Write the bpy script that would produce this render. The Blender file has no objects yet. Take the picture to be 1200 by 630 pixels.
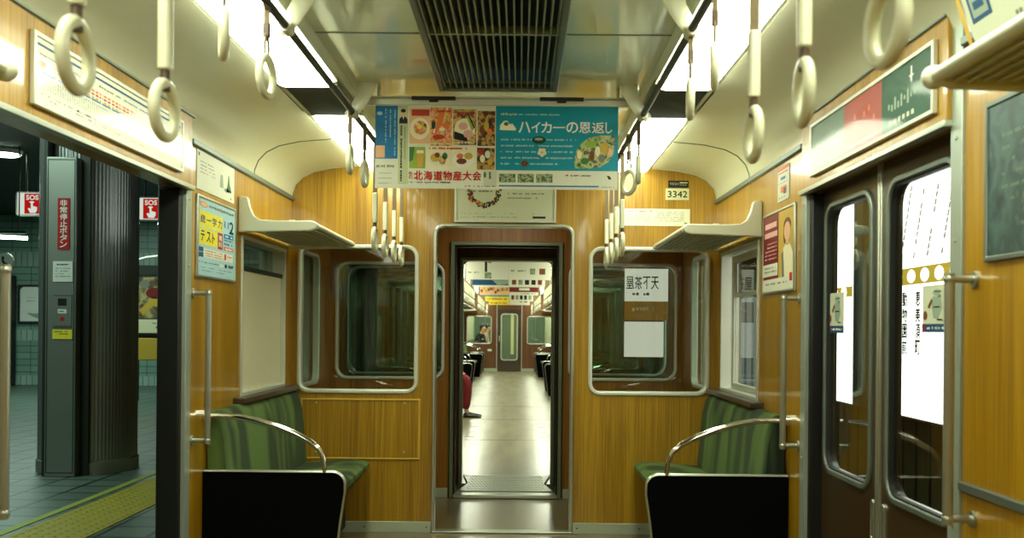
import bpy, bmesh, math, random
from mathutils import Vector, Matrix
random.seed(7)
S = bpy.context.scene
COL = S.collection
PI = math.pi

# ------------------------------------------------------------------ camera
FPX, CX, CY, EYE = 1130.0, 610.0, 385.0, 1.25
cam_d = bpy.data.cameras.new('camera'); cam = bpy.data.objects.new('camera', cam_d); COL.objects.link(cam)
cam_d.sensor_width = 36.0; cam_d.sensor_fit = 'HORIZONTAL'
cam_d.lens = FPX / 1200 * 36.0
cam_d.shift_x = (600 - CX) / 1200; cam_d.shift_y = (CY - 315) / 1200
cam_d.clip_start = 0.05; cam_d.clip_end = 200
cam.location = (0.105, 0, EYE)
cam.rotation_euler = (Matrix.Rotation(PI/2, 3, 'X') @ Matrix.Rotation(math.radians(0.5), 3, 'Z')).to_euler()
cam_d.dof.use_dof = True; cam_d.dof.focus_distance = 5.6; cam_d.dof.aperture_fstop = 4.0
S.camera = cam
# ------------------------------------------------------------------ world, exposure
w = bpy.data.worlds.new('world'); S.world = w; w.use_nodes = True
w.node_tree.nodes['Background'].inputs[0].default_value = (0.02, 0.035, 0.03, 1)
w.node_tree.nodes['Background'].inputs[1].default_value = 0.25
S.view_settings.view_transform = 'Standard'; S.view_settings.look = 'None'
S.view_settings.exposure = 0.0; S.view_settings.gamma = 1.0; S.view_settings.use_curve_mapping = False
try:
    S.cycles.max_bounces = 8; S.cycles.diffuse_bounces = 4; S.cycles.glossy_bounces = 4
    S.cycles.transparent_max_bounces = 24; S.cycles.use_denoising = True
    S.cycles.sample_clamp_indirect = 6.0; S.cycles.caustics_reflective = False
except Exception: pass
TUBE_LIGHT = 15.0       # car ceiling diffusers
NEXT_LIGHT = 17.0
PLATFORM_LIGHT = 26.0
SIGN_LIGHT = 3.2
def area(name, loc, rot, sx, sy, power, col):
    l = bpy.data.lights.new(name, 'AREA'); l.shape = 'RECTANGLE'; l.size = sx; l.size_y = sy; l.energy = power; l.color = col
    o = bpy.data.objects.new(name, l); COL.objects.link(o); o.location = loc; o.rotation_euler = rot; return o
# ------------------------------------------------------------------ materials
def lin(v):
    v /= 255.0
    return v/12.92 if v <= 0.04045 else ((v+0.055)/1.055)**2.4
def rgb(r, g, b): return (lin(r), lin(g), lin(b), 1.0)
M = {}
def mat(name, col, rough=0.5, metal=0.0, var=0.06, scale=12.0, coat=0.0, emit=None, estr=0.0, bump=0.0, bscale=200.0, spec=0.5):
    m = bpy.data.materials.new(name); m.use_nodes = True; nt = m.node_tree; b = nt.nodes['Principled BSDF']
    c = rgb(*col)
    if var > 0:
        tc = nt.nodes.new('ShaderNodeTexCoord'); nz = nt.nodes.new('ShaderNodeTexNoise'); nz.inputs['Scale'].default_value = scale
        nt.links.new(tc.outputs['Object'], nz.inputs['Vector'])
        mx = nt.nodes.new('ShaderNodeMix'); mx.data_type = 'RGBA'
        mx.inputs[6].default_value = tuple(x*(1-var) for x in c[:3]) + (1,)
        mx.inputs[7].default_value = tuple(min(1, x*(1+var)) for x in c[:3]) + (1,)
        nt.links.new(nz.outputs['Fac'], mx.inputs[0]); nt.links.new(mx.outputs[2], b.inputs['Base Color'])
    else: b.inputs['Base Color'].default_value = c
    b.inputs['Roughness'].default_value = rough; b.inputs['Metallic'].default_value = metal
    b.inputs['Coat Weight'].default_value = coat; b.inputs['Coat Roughness'].default_value = 0.12
    b.inputs['Specular IOR Level'].default_value = spec
    if emit is not None:
        b.inputs['Emission Color'].default_value = rgb(*emit); b.inputs['Emission Strength'].default_value = estr
    if bump > 0:
        tc = nt.nodes.new('ShaderNodeTexCoord'); n2 = nt.nodes.new('ShaderNodeTexNoise'); n2.inputs['Scale'].default_value = bscale
        nt.links.new(tc.outputs['Object'], n2.inputs['Vector'])
        bp = nt.nodes.new('ShaderNodeBump'); bp.inputs['Strength'].default_value = bump; bp.inputs['Distance'].default_value = 0.002
        nt.links.new(n2.outputs['Fac'], bp.inputs['Height']); nt.links.new(bp.outputs['Normal'], b.inputs['Normal'])
    M[name] = m; return m
def emat(name, col, strength):
    m = bpy.data.materials.new(name); m.use_nodes = True; nt = m.node_tree; nt.nodes.clear()
    e = nt.nodes.new('ShaderNodeEmission'); e.inputs[0].default_value = rgb(*col); e.inputs[1].default_value = strength
    o = nt.nodes.new('ShaderNodeOutputMaterial'); nt.links.new(e.outputs[0], o.inputs[0]); M[name] = m; return m
def wood(name, c0, c1, rough=0.28, coat=0.5):
    m = bpy.data.materials.new(name); m.use_nodes = True; nt = m.node_tree; b = nt.nodes['Principled BSDF']
    g = nt.nodes.new('ShaderNodeNewGeometry')
    def nz(sx, sz, detail, scale=1.0):
        mp = nt.nodes.new('ShaderNodeMapping'); mp.inputs['Scale'].default_value = (sx, sx, sz)
        nt.links.new(g.outputs['Position'], mp.inputs['Vector'])
        n = nt.nodes.new('ShaderNodeTexNoise'); n.inputs['Scale'].default_value = scale; n.inputs['Detail'].default_value = detail
        nt.links.new(mp.outputs[0], n.inputs['Vector']); return n
    a = nz(120, 2.2, 5); d = nz(14, 0.4, 3)
    ad = nt.nodes.new('ShaderNodeMath'); ad.operation = 'MULTIPLY_ADD'; ad.inputs[1].default_value = 0.6
    sc = nt.nodes.new('ShaderNodeMath'); sc.operation = 'MULTIPLY'; sc.inputs[1].default_value = 0.4
    nt.links.new(d.outputs['Fac'], sc.inputs[0]); nt.links.new(a.outputs['Fac'], ad.inputs[0]); nt.links.new(sc.outputs[0], ad.inputs[2])
    r = nt.nodes.new('ShaderNodeValToRGB'); r.color_ramp.elements[0].position = 0.36; r.color_ramp.elements[1].position = 0.62
    r.color_ramp.elements[0].color = rgb(*c0); r.color_ramp.elements[1].color = rgb(*c1)
    nt.links.new(ad.outputs[0], r.inputs[0]); nt.links.new(r.outputs[0], b.inputs['Base Color'])
    b.inputs['Roughness'].default_value = rough; b.inputs['Coat Weight'].default_value = coat; b.inputs['Coat Roughness'].default_value = 0.07
    M[name] = m; return m
def tilemat(name, c1, c2, grout, bw, bh, axis='XZ', rough=0.3, offset=0.0, mortar=0.006):
    m = bpy.data.materials.new(name); m.use_nodes = True; nt = m.node_tree; b = nt.nodes['Principled BSDF']
    g = nt.nodes.new('ShaderNodeNewGeometry'); sp = nt.nodes.new('ShaderNodeSeparateXYZ'); cb = nt.nodes.new('ShaderNodeCombineXYZ')
    nt.links.new(g.outputs['Position'], sp.inputs[0])
    nt.links.new(sp.outputs['XYZ'.index(axis[0])], cb.inputs[0]); nt.links.new(sp.outputs['XYZ'.index(axis[1])], cb.inputs[1])
    br = nt.nodes.new('ShaderNodeTexBrick'); br.offset = offset
    br.inputs['Scale'].default_value = 1.0; br.inputs['Brick Width'].default_value = bw; br.inputs['Row Height'].default_value = bh
    br.inputs['Mortar Size'].default_value = mortar; br.inputs['Mortar Smooth'].default_value = 0.1
    br.inputs['Color1'].default_value = rgb(*c1); br.inputs['Color2'].default_value = rgb(*c2); br.inputs['Mortar'].default_value = rgb(*grout)
    nt.links.new(cb.outputs[0], br.inputs['Vector']); nt.links.new(br.outputs['Color'], b.inputs['Base Color'])
    b.inputs['Roughness'].default_value = rough; M[name] = m; return m
def glass(name, tint=(1, 1, 1), extra=0.0, rough=0.0, k=0.95):
    m = bpy.data.materials.new(name); m.use_nodes = True; nt = m.node_tree; nt.nodes.clear()
    t = nt.nodes.new('ShaderNodeBsdfTransparent'); t.inputs[0].default_value = (*tint, 1)
    gl = nt.nodes.new('ShaderNodeBsdfGlossy'); gl.inputs['Roughness'].default_value = rough
    ge = nt.nodes.new('ShaderNodeNewGeometry'); dt = nt.nodes.new('ShaderNodeVectorMath'); dt.operation = 'DOT_PRODUCT'
    nt.links.new(ge.outputs['Normal'], dt.inputs[0]); nt.links.new(ge.outputs['Incoming'], dt.inputs[1])
    def mth(op, a, b=None, v=None):
        n = nt.nodes.new('ShaderNodeMath'); n.operation = op
        for i, q in enumerate((a, b)):
            if q is None: continue
            if isinstance(q, (int, float)): n.inputs[i].default_value = q
            else: nt.links.new(q, n.inputs[i])
        return n
    ab = mth('ABSOLUTE', dt.outputs['Value']); om = mth('SUBTRACT', 1.0, ab.outputs[0]); pw = mth('POWER', om.outputs[0], 5.0)
    fr = mth('MULTIPLY', pw.outputs[0], k)
    ad = nt.nodes.new('ShaderNodeMath'); ad.operation = 'ADD'; ad.inputs[1].default_value = 0.04 + extra
    mx = nt.nodes.new('ShaderNodeMixShader'); o = nt.nodes.new('ShaderNodeOutputMaterial')
    nt.links.new(fr.outputs[0], ad.inputs[0]); nt.links.new(ad.outputs[0], mx.inputs[0]); nt.links.new(t.outputs[0], mx.inputs[1]); nt.links.new(gl.outputs[0], mx.inputs[2]); nt.links.new(mx.outputs[0], o.inputs[0])
    M[name] = m; return m
def photo(name, cols, scale, seed=0.0):
    """printed picture: blotches of several inks"""
    m = bpy.data.materials.new(name); m.use_nodes = True; nt = m.node_tree; b = nt.nodes['Principled BSDF']
    tc = nt.nodes.new('ShaderNodeTexCoord'); mp = nt.nodes.new('ShaderNodeMapping'); mp.inputs['Location'].default_value = (seed, seed*1.7, seed*0.6)
    n = nt.nodes.new('ShaderNodeTexNoise'); n.inputs['Scale'].default_value = scale; n.inputs['Detail'].default_value = 3
    r = nt.nodes.new('ShaderNodeValToRGB'); r.color_ramp.interpolation = 'LINEAR'
    while len(r.color_ramp.elements) < len(cols): r.color_ramp.elements.new(0.5)
    for i, c in enumerate(cols):
        r.color_ramp.elements[i].position = 0.32 + 0.36*i/(len(cols)-1); r.color_ramp.elements[i].color = rgb(*c)
    nt.links.new(tc.outputs['Object'], mp.inputs[0]); nt.links.new(mp.outputs[0], n.inputs['Vector']); nt.links.new(n.outputs['Fac'], r.inputs[0]); nt.links.new(r.outputs[0], b.inputs['Base Color'])
    b.inputs['Roughness'].default_value = 0.5; M[name] = m; return m

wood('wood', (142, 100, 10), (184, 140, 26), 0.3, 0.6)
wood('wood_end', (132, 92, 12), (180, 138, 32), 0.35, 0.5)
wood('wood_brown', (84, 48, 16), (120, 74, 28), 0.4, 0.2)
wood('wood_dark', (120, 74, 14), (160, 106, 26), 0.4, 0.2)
mat('ceiling_paint', (226, 232, 200), 0.12, var=0.02, coat=0.8, spec=0.6)
mat('cove_paint', (206, 206, 178), 0.35, var=0.03, coat=0.2)
mat('alu', (186, 190, 176), 0.32, 0.85, 0.05)
mat('alu_pale', (214, 216, 200), 0.42, 0.35, 0.04)
mat('alu_dull', (120, 130, 122), 0.45, 0.7, 0.06)
mat('post_metal', (168, 178, 166), 0.4, 0.45, 0.05)
mat('pole_steel', (176, 178, 164), 0.28, 0.75, 0.04)
mat('frame_green', (122, 130, 104), 0.35, 0.3, 0.05)
mat('buckle_brown', (84, 62, 40), 0.5, var=0.1)
mat('chrome', (226, 224, 214), 0.1, 1.0, 0.0)
mat('black', (6, 7, 6), 0.5, var=0.2)
mat('panel_black', (4, 5, 4), 0.8, var=0.1, spec=0.05)
mat('rubber', (22, 24, 22), 0.7, var=0.1)
mat('dark_metal', (52, 58, 50), 0.45, 0.5, 0.1)
mat('vent_fin', (150, 160, 136), 0.4, 0.2, 0.05)
mat('speaker_grey', (84, 88, 70), 0.35, 0.3, 0.05, coat=0.3)
mat('vent_dark', (8, 9, 8), 0.8)
mat('ivory', (226, 226, 196), 0.35, var=0.02, coat=0.4)
mat('strap_cord', (112, 96, 68), 0.8, var=0.2, scale=80)
mat('white_paint', (222, 224, 200), 0.3, var=0.02, coat=0.4)
mat('door_brown', (62, 46, 24), 0.3, var=0.06, coat=0.4)
mat('sill_brown', (56, 40, 24), 0.4, var=0.15, coat=0.2)
mat('blind', (234, 228, 194), 0.75, var=0.03, bump=0.2, bscale=400)
mat('baseboard_grey', (178, 186, 164), 0.35, 0.2, 0.05)
mat('steel_brushed', (150, 156, 146), 0.36, 0.7, 0.12, 3)
mat('steel_column', (140, 146, 144), 0.26, 0.65, 0.1, 3)
mat('platform_ceiling', (16, 26, 24), 0.6, var=0.1)
mat('tactile', (160, 148, 40), 0.6, var=0.12, scale=6)
mat('tactile_line', (150, 160, 60), 0.6, var=0.1)
mat('trousers_red', (120, 22, 26), 0.8, var=0.15)
mat('cloth_black', (16, 17, 20), 0.85, var=0.1)
mat('cloth_beige', (190, 176, 150), 0.85, var=0.1)
mat('cloth_grey', (70, 74, 80), 0.85, var=0.1)
mat('skin', (206, 160, 128), 0.55, var=0.05)
mat('hair', (16, 13, 11), 0.5, var=0.1)
mat('shoe', (20, 18, 18), 0.3, var=0.1)
mat('tunnel', (24, 28, 26), 0.8, var=0.3, scale=2)
mat('tunnel_panel', (58, 54, 34), 0.5, var=0.2, scale=4)
mat('wall_maroon', (60, 22, 20), 0.5, var=0.1)
for nm, c in dict(paper=(226, 226, 204), paper_dim=(206, 210, 184), ink=(22, 22, 22), ink_grey=(120, 122, 112), ink_red=(196, 40, 24), teal=(0, 144, 166), blue=(20, 116, 170),
                  blue_pale=(168, 206, 214), blue_dark=(24, 74, 116), yellow=(236, 222, 60), orange=(232, 120, 60), green=(60, 120, 60), green_dark=(26, 64, 34), lime=(150, 180, 60),
                  peach=(236, 186, 140), cream=(240, 230, 190), brown=(120, 66, 32), red_plate=(176, 24, 22), white=(240, 240, 232), maroon=(120, 34, 34), gold=(206, 168, 64), pink=(226, 170, 160),
                  strip=(196, 206, 160), sign_white=(220, 226, 214), poster_green=(24, 78, 52), poster_grey=(96, 118, 100), poster_red=(190, 60, 40), plate=(206, 206, 160), plate_dark=(34, 34, 26), sage=(150, 170, 150)).items():
    mat(nm, c, 0.5, var=0.03, scale=30, spec=0.3)
mat('far_green', (92, 112, 94), 0.5)
mat('poster_rust', (160, 62, 44), 0.5)
photo('food_a', [(90, 40, 16), (230, 190, 120), (214, 90, 40), (240, 224, 190)], 30, 1)
photo('food_b', [(70, 60, 20), (240, 200, 110), (226, 96, 30), (250, 230, 200)], 34, 5)
photo('food_c', [(40, 22, 20), (150, 80, 60), (226, 190, 90), (120, 130, 50)], 30, 9)
photo('food_d', [(20, 14, 10), (90, 50, 20), (206, 160, 70), (60, 40, 16)], 36, 14)
photo('hikers', [(26, 54, 22), (110, 150, 60), (200, 200, 140), (70, 90, 50), (150, 90, 60)], 26, 20)
photo('scenery', [(20, 34, 22), (180, 190, 150), (60, 100, 40), (120, 80, 60)], 60, 3)
photo('statue', [(90, 60, 40), (200, 180, 120), (110, 90, 60), (60, 40, 30)], 4.5, 8)
photo('dim_poster', [(30, 50, 50), (70, 96, 92), (44, 66, 64), (100, 120, 112)], 8, 4)
emat('light_tube', (246, 255, 226), TUBE_LIGHT)
emat('light_tube_next', (248, 255, 228), NEXT_LIGHT)
emat('light_platform', (214, 255, 226), PLATFORM_LIGHT)
emat('sign_lit', (255, 255, 244), SIGN_LIGHT)
emat('sign_lit_yellow', (226, 196, 70), 0.95)
emat('sign_ink', (190, 190, 176), 0.9)
emat('board_glow', (226, 230, 206), 0.7)
emat('board_glow_brown', (120, 92, 38), 0.7)
emat('glow_grey', (150, 160, 152), 0.8)
emat('glow_grey_dark', (100, 112, 106), 0.7)
emat('sign_ink_dark', (30, 30, 28), 0.3)
emat('sos_lit', (230, 240, 224), 0.8)
emat('sos_red', (190, 30, 24), 0.75)
emat('exit_green', (40, 220, 120), 1.2)
glass('glass_pane', (0.93, 0.96, 0.93))
glass('glass_dark', (0.62, 0.72, 0.66), 0.02)
glass('acrylic', (1, 1, 1), -0.03, 0.09, 0.16)
tilemat('tile_wall', (120, 152, 138), (134, 166, 150), (34, 46, 40), 0.40, 0.135, 'XZ')
tilemat('tile_band', (168, 190, 176), (150, 176, 160), (40, 52, 46), 0.12, 0.40, 'XZ')
tilemat('tile_floor', (80, 98, 88), (98, 114, 102), (22, 28, 26), 0.30, 0.30, 'XY', 0.4, mortar=0.016)
tilemat('tunnel_boards', (70, 80, 58), (92, 92, 58), (20, 24, 20), 0.22, 6.0, 'YZ', 0.4, mortar=0.02)

# floor of the car: glossy vinyl with faint lengthwise wear and sheet seams
def floor_mat(name, c0, c1, rough):
    m = bpy.data.materials.new(name); m.use_nodes = True; nt = m.node_tree; b = nt.nodes['Principled BSDF']
    g = nt.nodes.new('ShaderNodeNewGeometry'); mp = nt.nodes.new('ShaderNodeMapping'); mp.inputs['Scale'].default_value = (3.5, 0.5, 1)
    n = nt.nodes.new('ShaderNodeTexNoise'); n.inputs['Scale'].default_value = 1.6; n.inputs['Detail'].default_value = 5
    r = nt.nodes.new('ShaderNodeValToRGB'); r.color_ramp.elements[0].position = 0.35; r.color_ramp.elements[1].position = 0.65
    r.color_ramp.elements[0].color = rgb(*c0); r.color_ramp.elements[1].color = rgb(*c1)
    nt.links.new(g.outputs['Position'], mp.inputs[0]); nt.links.new(mp.outputs[0], n.inputs['Vector']); nt.links.new(n.outputs['Fac'], r.inputs[0]); nt.links.new(r.outputs[0], b.inputs['Base Color'])
    b.inputs['Roughness'].default_value = rough; b.inputs['Coat Weight'].default_value = 0.4; b.inputs['Coat Roughness'].default_value = 0.2; M[name] = m
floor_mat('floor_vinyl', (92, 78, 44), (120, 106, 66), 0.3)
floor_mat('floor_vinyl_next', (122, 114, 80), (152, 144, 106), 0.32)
# moquette: green velvet, brushed in broad upright strokes, their sheen put into the colour
def moquette():
    m = bpy.data.materials.new('moquette'); m.use_nodes = True; nt = m.node_tree; b = nt.nodes['Principled BSDF']
    g = nt.nodes.new('ShaderNodeNewGeometry'); mp = nt.nodes.new('ShaderNodeMapping'); mp.inputs['Scale'].default_value = (4.0, 4.6, 0.9)
    n = nt.nodes.new('ShaderNodeTexNoise'); n.inputs['Scale'].default_value = 1.0; n.inputs['Detail'].default_value = 1.2; n.inputs['Distortion'].default_value = 0.5
    r = nt.nodes.new('ShaderNodeValToRGB'); r.color_ramp.elements[0].position = 0.45; r.color_ramp.elements[1].position = 0.60
    r.color_ramp.elements[0].color = rgb(9, 22, 8); r.color_ramp.elements[1].color = rgb(82, 104, 44)
    nt.links.new(g.outputs['Position'], mp.inputs[0]); nt.links.new(mp.outputs[0], n.inputs['Vector']); nt.links.new(n.outputs['Fac'], r.inputs[0]); nt.links.new(r.outputs[0], b.inputs['Base Color'])
    b.inputs['Roughness'].default_value = 0.9; b.inputs['Sheen Weight'].default_value = 0.15; b.inputs['Sheen Tint'].default_value = (0.5, 0.8, 0.3, 1); M['moquette'] = m
moquette()

# ------------------------------------------------------------------ mesh helpers
_text_cache = {}
def text_mesh(s, bold=0.0):
    k = (s, bold)
    if k not in _text_cache:
        c = bpy.data.curves.new('t', 'FONT'); c.body = s; c.size = 1; c.resolution_u = 4; c.fill_mode = 'FRONT'; c.offset = bold
        o = bpy.data.objects.new('t', c); COL.objects.link(o)
        dg = bpy.context.evaluated_depsgraph_get(); me = o.evaluated_get(dg).to_mesh()
        vs = [(v.co.x, v.co.y) for v in me.vertices]; fs = [tuple(p.vertices) for p in me.polygons]
        bpy.data.objects.remove(o); bpy.data.curves.remove(c)
        if not vs: vs = [(0, 0)]
        x0 = min(v[0] for v in vs); x1 = max(v[0] for v in vs); y0 = min(v[1] for v in vs); y1 = max(v[1] for v in vs)
        W = max(x1-x0, 1e-6); H = max(y1-y0, 1e-6)
        _text_cache[k] = ([((x-x0)/W, 1-(y-y0)/H) for x, y in vs], fs)
    return _text_cache[k]
def rr(a0, a1, b0, b1, r, n=6):
    """rounded rectangle outline; r is one radius or four (bl, br, tr, tl)"""
    rs = r if isinstance(r, (tuple, list)) else (r,)*4
    out = []
    for (cx, cy, t0, q) in ((a0+rs[0], b0+rs[0], PI, rs[0]), (a1-rs[1], b0+rs[1], 1.5*PI, rs[1]), (a1-rs[2], b1-rs[2], 0, rs[2]), (a0+rs[3], b1-rs[3], .5*PI, rs[3])):
        for i in range(n+1):
            t = t0 + .5*PI*i/n; out.append((cx+q*math.cos(t), cy+q*math.sin(t)))
    return out
def axmap(ax):
    """(a, b, t) -> point; 'X': plane across X with a=Y; 'Y': plane across Y with a=X; 'Z': a=X, b=Y"""
    return {'X': lambda a, b, t: (t, a, b), 'Y': lambda a, b, t: (a, t, b), 'Z': lambda a, b, t: (a, b, t)}[ax]
class MB:
    def __init__(s): s.v = []; s.f = []; s.m = []; s.mats = []
    def mi(s, m):
        if m not in s.mats: s.mats.append(m)
        return s.mats.index(m)
    def add(s, vs, fs, m):
        o = len(s.v); s.v += [tuple(p) for p in vs]; k = s.mi(m)
        for f in fs: s.f.append(tuple(i+o for i in f)); s.m.append(k)
        return s
    def box(s, x0, x1, y0, y1, z0, z1, m):
        vs = [(x, y, z) for z in (z0, z1) for y in (y0, y1) for x in (x0, x1)]
        return s.add(vs, [(0, 2, 3, 1), (4, 5, 7, 6), (0, 1, 5, 4), (2, 6, 7, 3), (0, 4, 6, 2), (1, 3, 7, 5)], m)
    def prism(s, pts, ax, t0, t1, m):
        f = axmap(ax); n = len(pts)
        vs = [f(a, b, t0) for a, b in pts] + [f(a, b, t1) for a, b in pts]
        fs = [tuple(range(n-1, -1, -1)), tuple(range(n, 2*n))] + [(i, (i+1) % n, n+(i+1) % n, n+i) for i in range(n)]
        return s.add(vs, fs, m)
    def ring(s, outer, inner, ax, t0, t1, m, close=True):
        f = axmap(ax); n = len(outer); vs = []
        for L, t in ((outer, t0), (inner, t0), (outer, t1), (inner, t1)): vs += [f(a, b, t) for a, b in L]
        fs = []
        for i in range(n if close else n-1):
            j = (i+1) % n
            fs += [(i, j, n+j, n+i), (2*n+i, 3*n+i, 3*n+j, 2*n+j), (i, 2*n+i, 2*n+j, j), (n+i, n+j, 3*n+j, 3*n+i)]
        if not close: fs += [(0, n, 3*n, 2*n), (n-1, 3*n-1, 4*n-1, 2*n-1)]
        return s.add(vs, fs, m)
    def plate(s, outer, holes, ax, t0, t1, m):
        f = axmap(ax); b = bmesh.new(); loops = [outer] + list(holes); es = []
        for L in loops:
            vs = [b.verts.new((p[0], p[1], 0)) for p in L]
            es += [b.edges.new((vs[i], vs[(i+1) % len(vs)])) for i in range(len(vs))]
        bmesh.ops.triangle_fill(b, use_beauty=True, use_dissolve=False, edges=es, normal=(0, 0, 1))
        b.verts.index_update(); co = [(v.co.x, v.co.y) for v in b.verts]; tri = [tuple(v.index for v in q.verts) for q in b.faces]; b.free()
        n = len(co)
        s.add([f(a, c, t0) for a, c in co] + [f(a, c, t1) for a, c in co], tri + [tuple(n+i for i in reversed(q)) for q in tri], m)
        for L in loops:
            k = len(L)
            s.add([f(a, c, t0) for a, c in L] + [f(a, c, t1) for a, c in L], [(i, (i+1) % k, k+(i+1) % k, k+i) for i in range(k)], m)
        return s
    def tube(s, pts, r, m, n=10, closed=False, flat=1.0, up=None):
        """sweep; r may be a list; flat squashes the section along `up`"""
        P = [Vector(p) for p in pts]; k = len(P); R = r if isinstance(r, (list, tuple)) else [r]*k
        ref = Vector(up) if up else None; rings = []; prev = None
        for i in range(k):
            if closed: t = P[(i+1) % k] - P[i-1]
            else: t = P[min(i+1, k-1)] - P[max(i-1, 0)]
            t.normalize()
            if ref is not None: u = ref - t*ref.dot(t)
            elif prev is None: u = t.orthogonal()
            else: u = prev - t*prev.dot(t)
            if u.length < 1e-6: u = t.orthogonal()
            u.normalize(); prev = u; wv = t.cross(u)
            rings.append([P[i] + u*(R[i]*flat*math.cos(2*PI*j/n)) + wv*(R[i]*math.sin(2*PI*j/n)) for j in range(n)])
        vs = [q for g in rings for q in g]; fs = []
        for i in range(k if closed else k-1):
            a = i*n; b = ((i+1) % k)*n
            fs += [(a+j, a+(j+1) % n, b+(j+1) % n, b+j) for j in range(n)]
        if not closed: fs += [tuple(range(n-1, -1, -1)), tuple((k-1)*n+j for j in range(n))]
        return s.add(vs, fs, m)
    def cyl(s, p0, p1, r, m, n=14, r1=None): return s.tube([p0, p1], [r, r if r1 is None else r1], m, n)
    def disc_lathe(s, prof, c, m, n=24):
        """lathe around a vertical axis through c; prof = [(r, z)]"""
        vs = [(c[0]+r*math.cos(2*PI*j/n), c[1]+r*math.sin(2*PI*j/n), c[2]+z) for r, z in prof for j in range(n)]
        fs = [(i*n+j, i*n+(j+1) % n, (i+1)*n+(j+1) % n, (i+1)*n+j) for i in range(len(prof)-1) for j in range(n)]
        fs += [tuple(range(n-1, -1, -1)), tuple((len(prof)-1)*n+j for j in range(n))]
        return s.add(vs, fs, m)
    def ball(s, c, r, m, n=12, sx=1, sy=1, sz=1):
        k = n//2; vs = [(c[0], c[1], c[2]-r*sz)]
        for i in range(1, k):
            ph = -PI/2+PI*i/k
            vs += [(c[0]+sx*r*math.cos(ph)*math.cos(2*PI*j/n), c[1]+sy*r*math.cos(ph)*math.sin(2*PI*j/n), c[2]+sz*r*math.sin(ph)) for j in range(n)]
        vs.append((c[0], c[1], c[2]+r*sz)); L = len(vs)-1
        fs = [(0, 1+(j+1) % n, 1+j) for j in range(n)] + [(L, 1+(k-2)*n+j, 1+(k-2)*n+(j+1) % n) for j in range(n)]
        for i in range(k-2): fs += [(1+i*n+j, 1+i*n+(j+1) % n, 1+(i+1)*n+(j+1) % n, 1+(i+1)*n+j) for j in range(n)]
        return s.add(vs, fs, m)
    def build(s, name, parent=None, origin=None, bevel=0.0, recalc=True, angle=35, segs=2):
        wo = Vector((0, 0, 0)); p = parent
        while p is not None: wo += p.location; p = p.parent
        if origin is None and parent is None:
            xs = [v[0] for v in s.v]; ys = [v[1] for v in s.v]; zs = [v[2] for v in s.v]
            origin = ((min(xs)+max(xs))/2, (min(ys)+max(ys))/2, min(zs))
        loc = Vector(origin) - wo if origin is not None else Vector((0, 0, 0)); off = wo + loc
        me = bpy.data.meshes.new(name); me.from_pydata([(v[0]-off.x, v[1]-off.y, v[2]-off.z) for v in s.v], [], s.f)
        for k in s.mats: me.materials.append(M[k])
        me.polygons.foreach_set('material_index', s.m)
        if recalc:
            b = bmesh.new(); b.from_mesh(me); bmesh.ops.recalc_face_normals(b, faces=b.faces); b.to_mesh(me); b.free()
        me.polygons.foreach_set('use_smooth', [True]*len(me.polygons)); me.set_sharp_from_angle(angle=math.radians(angle)); me.update()
        o = bpy.data.objects.new(name, me); COL.objects.link(o); o.location = loc
        if parent is not None: o.parent = parent
        if bevel > 0:
            bv = o.modifiers.new('bevel', 'BEVEL'); bv.width = bevel; bv.segments = segs; bv.limit_method = 'ANGLE'; bv.angle_limit = math.radians(40)
        return o
def tag(o, label=None, cat=None, group=None, kind=None):
    if label: o['label'] = label
    if cat: o['category'] = cat
    if group: o['group'] = group
    if kind: o['kind'] = kind
    return o
def thing(name, label, cat, loc, group=None, kind=None):
    o = bpy.data.objects.new(name, None); o.empty_display_size = 0.05; COL.objects.link(o); o.location = loc
    return tag(o, label, cat, group, kind)
def struct(o, label, cat): return tag(o, label, cat, None, 'structure')
def copy_tree(o, parent=None):
    c = o.copy(); COL.objects.link(c)
    if parent is not None: c.parent = parent
    for ch in list(o.children): copy_tree(ch, c)
    return c
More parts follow.
